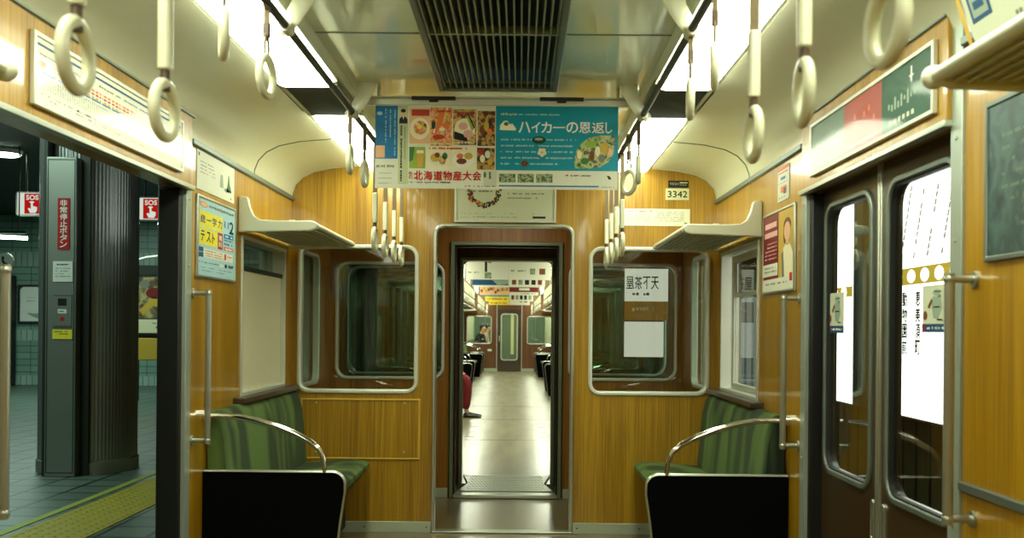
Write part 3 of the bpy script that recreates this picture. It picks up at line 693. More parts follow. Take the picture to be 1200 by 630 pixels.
# --- grab poles at the doorways
def grab_pole(sd, y, label):
    t = thing('grab_pole', label, 'grab pole', (sd*1.24, y, .75), 'chrome grab poles beside the doorways')
    MB().cyl((sd*1.232, y, .745), (sd*1.232, y, 1.405), .0135, 'pole_steel', 16).build('pole', t)
    for z in (.76, 1.39):
        mb = MB(); mb.cyl((sd*1.232, y, z), (sd*1.30, y, z), .010, 'pole_steel', 12); mb.cyl((sd*1.292, y, z), (sd*1.30, y, z), .022, 'pole_steel', 14); mb.ball((sd*1.232, y, z), .016, 'pole_steel'); mb.build('wall_bracket', t)
    return t
grab_pole(-1, 4.13, 'slim chrome grab pole at the far post of the open left doorway')
grab_pole(1, 4.13, 'slim chrome grab pole at the far post of the right doors')
grab_pole(-1, 2.50, 'chrome grab pole at the left picture edge in front of the platform')
grab_pole(1, 2.535, 'chrome grab pole in front of the nearer right door window')

# --- right doors
def door_leaf(idx, y0, y1, label, seam_at):
    t = thing('door_%d' % idx, label, 'door', (1.375, (y0+y1)/2, 0), kind='structure')
    wy0, wy1 = (y0+.085, y1-.10) if seam_at == 'y0' else (y0+.10, y1-.085)
    wz0, wz1 = .70, 1.745
    mb = MB(); mb.plate([(y0, .0), (y1, .0), (y1, 1.84), (y0, 1.84)], [rr(wy0, wy1, wz0, wz1, .07)], 'X', 1.355, 1.395, 'door_brown'); mb.build('door_panel', t)
    mb = MB(); mb.ring(rr(wy0-.022, wy1+.022, wz0-.022, wz1+.022, .092), rr(wy0, wy1, wz0, wz1, .07), 'X', 1.343, 1.36, 'alu_dull'); mb.build('window_frame', t, bevel=.005)
    mb = MB(); mb.ring(rr(wy0, wy1, wz0, wz1, .07), rr(wy0+.006, wy1-.006, wz0+.006, wz1-.006, .064), 'X', 1.352, 1.37, 'rubber'); mb.build('rubber_seal', t)
    MB().prism(rr(wy0+.003, wy1-.003, wz0+.003, wz1-.003, .066), 'X', 1.366, 1.370, 'glass_pane').build('window_pane', t)
    ys = (y0, y0+.016) if seam_at == 'y0' else (y1-.016, y1)
    MB().box(1.346, 1.358, ys[0], ys[1], 0, 1.84, 'alu').build('edge_strip', t, bevel=.003)
    yh = y0+.045 if seam_at == 'y0' else y1-.045
    mb = MB(); mb.ring(rr(yh-.016, yh+.016, .515, .66, .015), rr(yh-.009, yh+.009, .525, .65, .008), 'X', 1.347, 1.357, 'alu'); mb.build('recess_handle', t, bevel=.002)
    return t, wy0, wy1
_, a2, b2 = door_leaf(1, 2.66, 3.345, 'nearer brown door leaf on the right with a tall window', 'y1')
_, a1, b1 = door_leaf(2, 3.352, 4.03, 'farther brown door leaf on the right with a tall window', 'y0')
# door stickers on the glass (printed to be read from inside)
def door_sticker(y0, y1, z0, z1, label):
    mb = MB(); W = 30.0; H = W*(z1-z0)/(y1-y0); c = Canvas(mb, (1.3645, y1, z1), (0, -1, 0), (0, 0, -1), (y1-y0)/W, N=(-1, 0, 0))
    c.rect(0, 0, W, H, 'paper_dim', 1); c.rect(0, H*.82, W, H, 'blue_dark', 2); c.rect(0, H*.82, W*.14, H, 'maroon', 3); c.dashes(W*.2, H*.88, W*.9, H*.94, 'white', 3, 1.6)
    c.ell(W*.58, H*.16, W*.16, H*.07, 'sage', 2); c.poly([(W*.42, H*.24), (W*.74, H*.24), (W*.80, H*.5), (W*.66, H*.72), (W*.46, H*.7), (W*.38, H*.45)], 'sage', 2)
    c.poly([(W*.38, H*.28), (W*.44, H*.34), (W*.30, H*.5), (W*.22, H*.46)], 'brown', 3); c.rect(W*.46, H*.45, W*.72, H*.48, 'ink', 3); c.rect(W*.5, H*.13, W*.78, H*.15, 'ink', 3); c.ell(W*.70, H*.24, W*.07, H*.03, 'ink_grey', 3)
    c.ell(W*.12, H*.64, W*.09, H*.1, 'brown', 2); c.rect(W*.62, H*.72, W*.82, H*.75, 'ink', 3)
    return tag(mb.build('door_sticker', recalc=False), label, 'sticker')
door_sticker(3.755, 3.94, 1.244, 1.404, 'small warning sticker on the farther right door window')
door_sticker(2.845, 3.02, 1.25, 1.394, 'small warning sticker on the nearer right door window')

# ================================================================== POSTERS
def framed(name, label, cat, sd, y0, y1, z0, z1, fw, fmat, draw, units, xw=HW, group=None, th=.012, cover=False):
    """framed sheet on a side wall; sheet units across = units, left-to-right as read from inside the car"""
    t = thing(name, label, cat, (sd*xw, (y0+y1)/2, z0), group)
    x0, x1 = sorted((sd*xw, sd*(xw-th)))
    MB().ring([(y0, z0), (y1, z0), (y1, z1), (y0, z1)], [(y0+fw, z0+fw), (y1-fw, z0+fw), (y1-fw, z1-fw), (y0+fw, z1-fw)], 'X', x0, x1, fmat).build('frame', t, bevel=.003)
    mb = MB(); a, b = sorted((sd*xw, sd*(xw-th*.5))); mb.box(a, b, y0+fw*.7, y1-fw*.7, z0+fw*.7, z1-fw*.7, 'paper')
    W = y1-y0-2*fw; H = z1-z0-2*fw; su = W/units
    # left wall: reading left-to-right runs towards +Y; right wall towards -Y
    O = (sd*(xw-th*.55), (y0+fw) if sd < 0 else (y1-fw), z1-fw); U = (0, -sd, 0)
    c = Canvas(mb, O, U, (0, 0, -1), su, N=(-sd, 0, 0)); draw(c, units, H/su); mb.build('sheet', t, recalc=False)
    if cover:
        xc = sorted((sd*(xw-th), sd*(xw-th*.9))); MB().box(xc[0], xc[1], y0+fw*.9, y1-fw*.9, z0+fw*.9, z1-fw*.9, 'acrylic').build('clear_cover', t)
    return t
def draw_map(c, W, H):
    c.rect(0, 0, W, H, 'paper', 1); c.rect(W*.01, H*.08, W*.99, H*.12, 'blue_dark', 2)
    for k, (b, m) in enumerate(((.34, 'orange'), (.40, 'poster_red'), (.46, 'gold'))): c.rect(W*(.09+.0*k), H*b, W*.74, H*(b+.035), m, 2)
    c.rect(W*.03, H*.50, W*.50, H*.53, 'blue', 2); c.rect(W*.02, H*.34, W*.05, H*.44, 'orange', 2)
    for i in range(52):
        a = W*(.06+.013*i); c.dashes(a, H*.56, a+W*.006, H*.60, 'ink_grey', 2, W*.006, 1)
        for j in range(5): c.rect(a, H*(.60+.035*j), a+W*.0045, H*(.60+.035*j+random.uniform(.012, .026)), 'ink_grey', 2)
        if i % 2 == 0: c.rect(a-W*.001, H*.30, a+W*.006, H*.50, 'paper', 3)
    for i in range(10): c.rect(W*(.10+.065*i), H*.27, W*(.105+.065*i), H*.56, 'white', 4)
    c.dashes(W*.02, H*.22, W*.30, H*.26, 'ink_grey', 2, W*.01); c.dashes(W*.35, H*.20, W*.75, H*.24, 'ink_grey', 2, W*.01)
    for b in (.84, .90): c.dashes(W*.03, H*b, W*.9, H*(b+.025), 'ink_grey', 2, W*.01, .5)
    c.rect(W*.22, H*.83, W*.23, H*.87, 'ink', 3); c.rect(W*.27, H*.84, W*.30, H*.86, 'ink', 3)
framed('route_map', 'white route map in a long metal frame over the left doorway', 'map', -1, 2.70, 3.90, 1.868, 2.078, .014, 'alu_pale', draw_map, 200, xw=1.277, th=.016, cover=True)
def draw_redgreen(c, W, H):
    c.rect(0, 0, W, H, 'poster_grey', 1); c.rect(W*.34, 0, W*.66, H, 'poster_rust', 2); c.rect(W*.66, 0, W, H, 'poster_green', 2)
    for i in range(10): c.rect(W*(.05+.028*i), H*(.45+random.uniform(-.1, .1)), W*(.068+.028*i), H*(.62+random.uniform(-.1, .1)), 'sage', 3)
    for i in range(9): c.rect(W*(.71+.022*i), H*random.uniform(.44, .56), W*(.722+.022*i), H*random.uniform(.58, .68), 'sage', 3)
    for i in range(6): c.rect(W*(.72+.03*i), H*.82, W*(.738+.03*i), H*.9, 'paper_dim', 3)
    c.rect(W*.865, H*.10, W*.875, H*.36, 'white', 3); c.rect(W*.855, H*.24, W*.885, H*.27, 'white', 3)
    for i in range(5): c.ell(W*(.44+.04*i), H*random.uniform(.3, .6), W*.008, H*.06, 'orange', 3)
    c.rect(W*.36, H*.86, W*.64, H*.9, 'pink', 3)
framed('header_poster', 'long red and green poster in a metal frame over the right doors', 'poster', 1, 2.72, 3.88, 1.868, 2.078, .014, 'alu_pale', draw_redgreen, 200, xw=1.277, th=.016, cover=True)
def draw_test(c, W, H):
    c.rect(0, 0, W, H, 'blue_pale', 1); c.ell(W*.14, H*.075, W*.10, H*.038, 'orange', 2); c.ell(W*.14, H*.075, W*.085, H*.03, 'peach', 3)
    c.dashes(W*.27, H*.05, W*.96, H*.095, 'ink_grey', 3, W*.05, .95)
    c.rect(W*.03, H*.16, W*.64, H*.37, 'yellow', 2); c.rect(W*.03, H*.385, W*.50, H*.60, 'yellow', 2)
    for i, ch in enumerate('\u7d71\u4e00\u5b66\u529b'):
        h = .11 if ch != '\u4e00' else .012; c.text(ch, W*(.055+.15*i), H*(.265-h/2), W*(.055+.15*i+.115), H*(.265+h/2), 'blue_dark', 3, .012)
    for i, ch in enumerate('\u30c6\u30b9\u30c8'): c.text(ch, W*(.06+.15*i), H*.42, W*(.06+.15*i+(.10 if i < 2 else .06)), H*.555, 'ink', 3, .02)
    c.rect(W*.51, H*.385, W*.64, H*.61, 'poster_red', 2); c.vtext('\u7121\u6599', W*.53, H*.41, W*.62, H*.59, 'cream', 3, .02)
    c.text('11', W*.69, H*.20, W*.80, H*.29, 'blue_dark', 3, .01); c.text('2', W*.83, H*.185, W*.95, H*.35, 'ink', 3, .03)
    c.rect(W*.68, H*.375, W*.95, H*.435, 'blue', 2); c.dashes(W*.71, H*.39, W*.92, H*.42, 'white', 3, W*.03); c.dashes(W*.68, H*.45, W*.95, H*.475, 'blue_dark', 2, W*.03); c.dashes(W*.68, H*.50, W*.95, H*.53, 'blue_dark', 2, W*.03)
    c.rect(W*.68, H*.555, W*.95, H*.605, 'orange', 2); c.dashes(W*.71, H*.567, W*.92, H*.595, 'white', 3, W*.03)
    c.rect(W*.02, H*.635, W*.13, H*.695, 'blue_dark', 2); c.rect(W*.02, H*.705, W*.13, H*.765, 'blue_dark', 2); c.rect(W*.15, H*.645, W*.94, H*.76, 'paper', 2)
    for b in (.665, .70, .73): c.dashes(W*.18, H*b, W*.66, H*(b+.014), 'ink_red', 3, W*.02)
    c.rect(W*.69, H*.66, W*.74, H*.74, 'ink_red', 3); c.dashes(W*.77, H*.68, W*.92, H*.70, 'orange', 3, W*.02)
    c.dashes(W*.03, H*.82, W*.55, H*.84, 'ink_grey', 2, W*.03); c.rect(W*.56, H*.81, W*.68, H*.85, 'paper', 2); c.rect(W*.71, H*.80, W*.77, H*.85, 'ink', 2); c.dashes(W*.82, H*.80, W*.95, H*.85, 'ink', 2, W*.05)
    c.dashes(W*.08, H*.89, W*.90, H*.905, 'ink_grey', 2, W*.03); c.dashes(W*.08, H*.93, W*.70, H*.945, 'ink_grey', 2, W*.03)
framed('test_poster', 'pale blue poster with yellow blocks in a metal frame, left of the left window', 'poster', -1, 4.155, 4.715, 1.462, 1.822, .012, 'alu', draw_test, 100)
def draw_woman(c, W, H):
    c.rect(0, 0, W, H, 'cream', 1); c.rect(0, H*.0, W*.52, H*.84, 'maroon', 2); c.rect(W*.52, 0, W, H*.84, 'gold', 2)
    c.poly([(W*.62, H*.84), (W*.64, H*.52), (W*.75, H*.42), (W*.88, H*.44), (W*.97, H*.56), (W*.98, H*.84)], 'cream', 3)
    c.poly([(W*.64, H*.84), (W*.62, H*.55), (W*.68, H*.50), (W*.72, H*.84)], 'ink_grey', 4)
    c.ell(W*.80, H*.28, W*.10, H*.12, 'peach', 4); c.ell(W*.80, H*.20, W*.115, H*.09, 'brown', 3); c.ell(W*.72, H*.30, W*.04, H*.13, 'brown', 3); c.rect(W*.77, H*.36, W*.83, H*.45, 'peach', 3)
    c.rect(W*.06, H*.10, W*.46, H*.17, 'pink', 3)
    c.rect(W*.05, H*.22, W*.48, H*.29, 'pink', 3)
    for b in (.36, .41, .46, .51, .56): c.dashes(W*.06, H*b, W*.46, H*(b+.022), 'pink', 3, W*.03)
    c.rect(0, H*.64, W*.5, H*.80, 'paper', 3)
    for b in (.68, .73): c.dashes(W*.05, H*b, W*.46, H*(b+.02), 'ink_grey', 4, W*.03)
    c.rect(0, H*.84, W, H, 'paper', 3); c.dashes(W*.1, H*.89, W*.8, H*.92, 'ink_grey', 4, W*.03); c.rect(W*.88, H*.80, W*.96, H*.90, 'ink_red', 4)
framed('wall_poster', 'maroon and cream poster with a standing figure, between the right window and doors', 'poster', 1, 4.185, 4.735, 1.425, 1.81, .012, 'alu', draw_woman, 100)
def draw_dim(c, W, H):
    c.rect(0, 0, W, H, 'dim_poster', 1)
    for i in range(9): c.dashes(W*.12, H*(.12+.085*i), W*.9, H*(.15+.085*i), 'poster_grey', 2, W*.06, .6)
framed('wall_poster', 'blurred dark green-grey poster in a metal frame at the right picture edge', 'poster', 1, 1.85, 2.47, 1.43, 1.835, .014, 'alu_dull', draw_dim, 100)
# small unframed sheets on the side walls
def side_sheet(name, label, cat, sd, y0, y1, z0, z1, draw, units=60, xw=HW):
    mb = MB(); a, b = sorted((sd*xw, sd*(xw-.003))); mb.box(a, b, y0, y1, z0, z1, 'paper')
    su = (y1-y0)/units; c = Canvas(mb, (sd*(xw-.003), y0 if sd < 0 else y1, z1), (0, -sd, 0), (0, 0, -1), su, N=(-sd, 0, 0)); draw(c, units, (z1-z0)/su)
    return tag(mb.build(name, recalc=False), label, cat)
def draw_notice(c, W, H):
    c.rect(0, 0, W, H, 'paper', 1); c.rect(W*.03, H*.06, W*.06, H*.14, 'green_dark', 2)
    for b in (.25, .34, .43, .52): c.dashes(W*.08, H*b, W*.45, H*(b+.03), 'ink_grey', 2, W*.03)
    c.poly([(W*.76, H*.75), (W*.80, H*.55), (W*.82, H*.28), (W*.84, H*.28), (W*.86, H*.52), (W*.92, H*.74)], 'green', 2); c.poly([(W*.6, H*.35), (W*.66, H*.35), (W*.68, H*.7), (W*.58, H*.7)], 'sage', 2)
    c.ell(W*.78, H*.72, W*.08, H*.06, 'sage', 2); c.rect(W*.88, H*.88, W*.91, H*.93, 'ink_grey', 2)
side_sheet('wall_notice', 'white notice with a small green tower picture, above the pale blue poster', 'notice', -1, 4.16, 4.70, 1.845, 2.015, draw_notice)
def draw_sticker(c, W, H):
    c.rect(0, 0, W, H, 'paper', 1); c.rect(0, 0, W, H*.10, 'orange', 2); c.rect(W*.1, H*.16, W*.9, H*.19, 'ink_red', 2); c.rect(W*.3, H*.30, W*.7, H*.38, 'blue', 2); c.dashes(W*.1, H*.46, W*.9, H*.49, 'ink_grey', 2, W*.06)
    c.rect(W*.3, H*.58, W*.8, H*.76, 'orange', 2); c.rect(W*.55, H*.64, W*.8, H*.82, 'brown', 3); c.dashes(W*.1, H*.88, W*.7, H*.91, 'ink_grey', 2, W*.06)
side_sheet('wall_sticker', 'narrow white and orange sticker above the maroon poster on the right wall', 'sticker', 1, 4.30, 4.49, 1.845, 2.0, draw_sticker, 40)
# card tucked in the cove above the near right rack
t = thing('cove_poster', 'tilted white card with a blue square above the near right luggage rack', 'poster', (1.25, 1.9, 1.95))
mb = MB(); O = Vector((1.205, 2.5, 2.17)); U = Vector((0, -1, 0)); V = Vector((1.284-1.205, 0, 1.93-2.17)); L = V.length; su = .01
c = Canvas(mb, O, U, V, su, N=(-.8, 0, -.5)); c.rect(3, 0, 110, L/su, 'paper_dim', 1)
c.rect(5, 3, 15, 14.5, 'blue_dark', 2); c.rect(6.2, 4.2, 13.8, 13.3, 'sage', 3); c.rect(7.5, 6, 12.5, 8, 'blue_dark', 4); c.rect(7.5, 9.5, 12.5, 11.5, 'blue_dark', 4)
c.poly([(44, 2), (48, 2), (53, 16), (50, 16)], 'blue', 2); c.dashes(24, 17, 42, 18.5, 'ink_grey', 2, 1.5)
mb.build('card', t, recalc=False)
mb = MB(); c = Canvas(mb, O, U, V, su, N=(-.8, 0, -.5)); c.rect(0, -1, 2, L/su, 'gold', 1); c.rect(0, L/su-2, 112, L/su, 'alu_pale', 2); mb.build('card_holder', t, recalc=False)
# number plate, name plate and notice on the partition
mb = MB(); mb.box(.985, 1.128, YP-.006, YP, 2.045, 2.115, 'plate'); c = Canvas(mb, (.985, YP-.006, 2.115), (1, 0, 0), (0, 0, -1), .143/100, N=(0, -1, 0)); c.text('3342', 9, 11, 92, 38, 'plate_dark', 2, .02)
tag(mb.build('number_plate', recalc=False), 'cream car number plate reading 3342 high on the partition', 'plate')
mb = MB(); mb.box(1.0, 1.125, YP-.006, YP, 2.122, 2.163, 'plate_dark'); c = Canvas(mb, (1.0, YP-.006, 2.163), (1, 0, 0), (0, 0, -1), .125/100, N=(0, -1, 0)); c.dashes(8, 8, 52, 24, 'ink_grey', 2, 12, .9); c.rect(56, 8, 94, 13, 'plate', 2); c.rect(56, 18, 90, 23, 'ink_grey', 2)
tag(mb.build('maker_plate', recalc=False), 'small dark maker plate just above the car number plate', 'plate')
mb = MB(); mb.box(.695, 1.135, YP-.004, YP, 1.886, 1.99, 'paper'); c = Canvas(mb, (.695, YP-.004, 1.99), (1, 0, 0), (0, 0, -1), .44/100, N=(0, -1, 0)); H = 23.6
c.dashes(14, 2.5, 48, 4.5, 'ink_grey', 2, 2)
for b in (7, 9, 11.5, 14, 16.5): c.dashes(12, b, 46, b+1, 'ink_grey', 2, 1.3)
for b in (4, 6.5, 9, 11.5, 14, 16.5): c.dashes(52, b, 92, b+1, 'ink_grey', 2, 1.3)
c.rect(92, 19, 96, 20.5, 'ink_grey', 2)
tag(mb.build('wall_notice', recalc=False), 'long white notice of small print above the right partition window', 'notice')
# framed poster over the gangway, half hidden by the hanging posters
t = thing('framed_poster', 'framed poster with a colourful half wreath just over the gangway opening', 'poster', (0, YP, 1.9))
x0, x1 = -.305, .315; z0, z1 = 1.897, 2.225
MB().ring([(x0, z0), (x1, z0), (x1, z1), (x0, z1)], [(x0+.014, z0+.012), (x1-.014, z0+.012), (x1-.014, z1-.012), (x0+.014, z1-.012)], 'Y', YP-.016, YP, 'alu_pale').build('frame', t, bevel=.003)
mb = MB(); mb.box(x0+.01, x1-.01, YP-.008, YP, z0+.01, z1-.01, 'paper_dim'); c = Canvas(mb, (x0+.014, YP-.009, z1-.012), (1, 0, 0), (0, 0, -1), (x1-x0-.028)/120, N=(0, -1, 0)); H = (z1-z0-.024)/((x1-x0-.028)/120)
cols = ['ink_red', 'green_dark', 'lime', 'brown', 'orange', 'blue_dark', 'green', 'maroon', 'gold']
for i in range(90):
    a = random.uniform(-.15, PI+.1); q = random.uniform(15, 21); c.ell(34+q*math.cos(a), H-37+q*math.sin(a)*1.0, random.uniform(.8, 2), random.uniform(.8, 2), random.choice(cols), 2+i % 3, 7)
c.ell(16, H-27, 2.2, 2.2, 'ink_red', 3, 10); c.dashes(12, H-37.5, 46, H-35, 'ink_grey', 6, 2); c.dashes(63, H-34.5, 108, H-32.5, 'ink_grey', 2, 1.6); c.dashes(63, H-29, 100, H-27, 'ink_grey', 2, 1.6)
c.dashes(4, H-4.5, 14, H-3.5, 'ink_grey', 2, 1.5); c.dashes(20, H-5, 74, H-3.8, 'ink_grey', 2, 1.5); c.rect(94, H-5.5, 110, H-3, 'ink', 2); c.dashes(6, H-9, 100, H-8.2, 'ink_grey', 2, 2, .3)
mb.build('sheet', t, recalc=False)
# access panel on the partition, left
t = thing('access_panel', 'flat screwed access panel in the partition under the left window', 'panel', (-.87, YP, .45))
MB().box(-1.225, -.515, YP-.004, YP, .455, .805, 'wood_end').build('panel', t)
MB().ring([(-1.235, .445), (-.505, .445), (-.505, .815), (-1.235, .815)], [(-1.225, .455), (-.515, .455), (-.515, .805), (-1.225, .805)], 'Y', YP-.009, YP, 'gold').build('moulding', t, bevel=.002)
mb = MB()
for x in (-1.14, -.60):
    for z in (.49, .79): mb.cyl((x, YP-.004, z), (x, YP-.009, z), .0065, 'alu', 10)
mb.build('screws', t)

# --- hanging posters (their top edge is clamped in a bar across the aisle)
YA = 4.20
t = thing('poster_bar', 'pale metal bar with two dark clips holding the hanging posters', 'bar', (0, YA, 2.22))
mb = MB(); mb.box(-.60, .60, YA-.012, YA+.012, 2.218, 2.246, 'alu_pale'); mb.box(-.60, .60, YA-.03, YA+.03, 2.246, 2.252, 'alu_pale'); mb.build('bar', t, bevel=.003)
for s_, x in ((-1, -.28), (1, .275)):
    mb = MB(); mb.box(x-.095, x+.095, YA-.032, YA-.012, 2.238, 2.252, 'black'); mb.box(x-.02, x+.02, YA-.02, YA-.012, 2.230, 2.24, 'black'); mb.build('clip', t, bevel=.002)
for x in (-.52, .52):
    MB().cyl((x, YA, 2.25), (x, YA, CEIL), .008, 'alu_pale', 10).build('hanger', t)
def hang_sheet(name, label, x0, x1, y, z0, z1, draw, u0, v0, s, group, back='paper'):
    mb = MB(); mb.box(x0, x1, y, y+.0015, z0, z1, back)
    c = Canvas(mb, (x0-u0*0, y-.0002, z1), (1, 0, 0), (0, 0, -1), s, N=(0, -1, 0)); draw(c)
    return tag(mb.build(name, recalc=False), label, 'poster', group)
SA = 1.055/284.0
def draw_food(c):
    # units: photo pixels from the sheet's top-left
    c.rect(0, 0, 141, 96, 'paper', 1)
    g = lambda x: x/6-8.3; h = lambda y: y/6-6.0
    c.rect(g(50), h(40), g(208), h(412), 'blue', 2); c.rect(g(55), h(320), g(118), h(405), 'peach', 3)
    for i, b in enumerate((390, 260, 300)): c.vdashes(g(183-32*i), h(60), g(192-32*i), h(b), 'blue_pale', 3, 1.3)
    c.ell(g(80), h(95), 3.2, 2.2, 'blue_pale', 3); c.dashes(g(60), h(455), g(185), h(475), 'ink_grey', 2, 1.2)
    for y in (510, 545, 580): c.dashes(g(75), h(y), g(170), h(y+8), 'sage', 2, 1.2)
    c.rect(g(212), h(40), g(280), h(590), 'strip', 2); c.rect(g(214), h(60), g(276), h(165), 'plate', 3); c.poly([(g(216), h(165)), (g(220), h(130)), (g(238), h(115)), (g(262), h(118)), (g(276), h(135)), (g(276), h(165))], 'ink', 4)
    c.ell(g(246), h(90), 2.8, 3.8, 'peach', 5); c.ell(g(246), h(76), 3.0, 2.2, 'ink', 6); c.poly([(g(241), h(115)), (g(252), h(115)), (g(247), h(140))], 'white', 6)
    c.vdashes(g(226), h(180), g(240), h(570), 'ink', 4, 2.6, .95); c.vdashes(g(255), h(180), g(262), h(420), 'ink_grey', 4, 1.4)
    cells = [((290, 58, 432, 305), 'food_a', 'peach'), ((435, 50, 590, 320), 'food_b', 'gold'), ((597, 62, 760, 312), 'food_c', 'peach'), ((768, 72, 892, 318), 'food_d', 'brown'),
             ((290, 328, 402, 478), 'food_a', 'lime'), ((410, 325, 575, 480), 'food_b', 'cream'), ((580, 325, 760, 480), 'food_c', 'cream'), ((766, 330, 890, 484), 'food_d', 'maroon')]
    for i, ((a0, b0, a1, b1), m, bg) in enumerate(cells):
        c.rect(g(a0), h(b0), g(a1), h(b1), bg if i in (0, 4, 5, 6) else m, 2)
        ca, cb = (g(a0)+g(a1))/2, (h(b0)+h(b1))/2; ra, rb = (g(a1)-g(a0))/2, (h(b1)-h(b0))/2
        if i == 0: c.rect(g(305), h(66), g(430), h(110), 'poster_red', 3); c.ell(ca, cb+3, ra*.98, rb*.62, 'cream', 4, 20); c.ell(ca+1, cb+2, ra*.66, rb*.40, 'food_a', 5, 14); c.ell(ca, cb+1, ra*.25, rb*.15, 'yellow', 6, 8)
        if i == 1: c.poly([(ca-8, cb+10), (ca-2, cb-20), (ca+4, cb-18), (ca+1, cb)], 'orange', 4); c.ell(ca+3, cb+6, ra*.5, rb*.35, 'food_a', 4, 12); c.ell(ca-9, cb-2, 2.5, 5, 'green_dark', 5); c.ell(ca+6, cb-2, 4, 4, 'orange', 5); c.ell(ca-3, cb+12, 7, 3, 'poster_red', 5); c.ell(ca+1, cb+3, 3.5, 2.2, 'cream', 6)
        if i == 2: c.ell(ca, cb+2, ra*.9, rb*.6, 'cream', 3, 18); c.ell(ca-2, cb-1, 5.5, 4.5, 'pink', 5, 10); c.poly([(ca-12, cb+5), (ca+3, cb+10), (ca+3, cb+17), (ca-12, cb+14)], 'ink', 5); c.ell(ca+4, cb+8, 6, 5, 'pink', 6, 8); c.poly([(ca+2, cb-13), (ca+5, cb-15), (ca+11, cb+2), (ca+8, cb+4)], 'lime', 6); c.poly([(ca+3, cb-15), (ca+4, cb-16), (ca+12, cb), (ca+11, cb+2)], 'ink', 7)
        if i == 3: c.ell(ca, cb-3, 3, 6, 'gold', 4); c.ell(ca+4, cb+4, 3, 4, 'orange', 4); c.ell(ca-5, cb+2, 3, 4, 'brown', 4)
        if i == 4: c.poly([(ca-1, cb-7), (ca+8, cb-7), (ca+6.5, cb+11), (ca+.5, cb+11)], 'gold', 5); c.rect(ca-.5, cb-8.5, ca+7.5, cb-5, 'cream', 6); c.poly([(g(a0), h(b0)), (ca-3, h(b0)), (ca-5, cb+3), (g(a0), cb+5)], 'green', 3)
        if i == 5: c.ell(ca, cb+2, ra*.7, rb*.6, 'paper', 3); c.ell(ca-3, cb, 6, 5, 'gold', 4); c.ell(ca+5, cb+3, 4, 5, 'food_c', 5); c.ell(ca-1, cb-3, 3, 3, 'brown', 5); c.ell(ca+8, cb-2, 3, 4, 'green', 5)
        if i == 6: c.ell(ca, cb+2, ra*.85, rb*.7, 'white', 3); c.ell(ca-2, cb+4, 6, 3.4, 'brown', 4); c.ell(ca+6, cb-2, 5, 4, 'gold', 4); c.ell(ca-4, cb-2, 4, 3, 'orange', 5)
        if i == 7: c.ell(ca-4, cb, 3, 4.5, 'cream', 4); c.ell(ca+2, cb-5, 3.2, 4.5, 'paper', 4); c.ell(ca+5, cb+4, 3, 4, 'gold', 4); c.ell(ca-6, cb-8, 3, 3, 'ink_red', 4)
        if i in (1, 2): c.dashes(g(a0)+1, h(b1)-3.2, g(a1)-3, h(b1)-1.6, 'white', 8, 1.2)
    c.dashes(g(430), h(330), g(700), h(345), 'ink_red', 8, 1.4); c.dashes(g(600), h(78), g(750), h(92), 'ink_red', 8, 1.4); c.dashes(g(470), h(70), g(580), h(84), 'ink_red', 8, 1.4)
    c.vtext('\u79cb\u306e', g(287), h(498), g(314), h(555), 'ink_red', 4, .02)
    for i, ch in enumerate('\u5317\u6d77\u9053\u7269\u7523\u5927\u4f1a'): c.text(ch, g(325+68.5*i), h(497), g(325+68.5*i+60), h(560), 'ink_red', 4, .03)
    c.dashes(g(285), h(570), g(500), h(582), 'ink_grey', 3, 1.3); c.dashes(g(510), h(570), g(580), h(582), 'ink', 3, 1.0, 1)
    c.ell(g(822), h(520), 1.6, 3.5, 'green', 3); c.vdashes(g(850), h(500), g(866), h(550), 'ink', 3, 2); c.rect(g(812), h(488), g(905), h(600), 'paper_dim', 2); c.dashes(g(680), h(595), g(900), h(606), 'ink_grey', 3, 1.2)
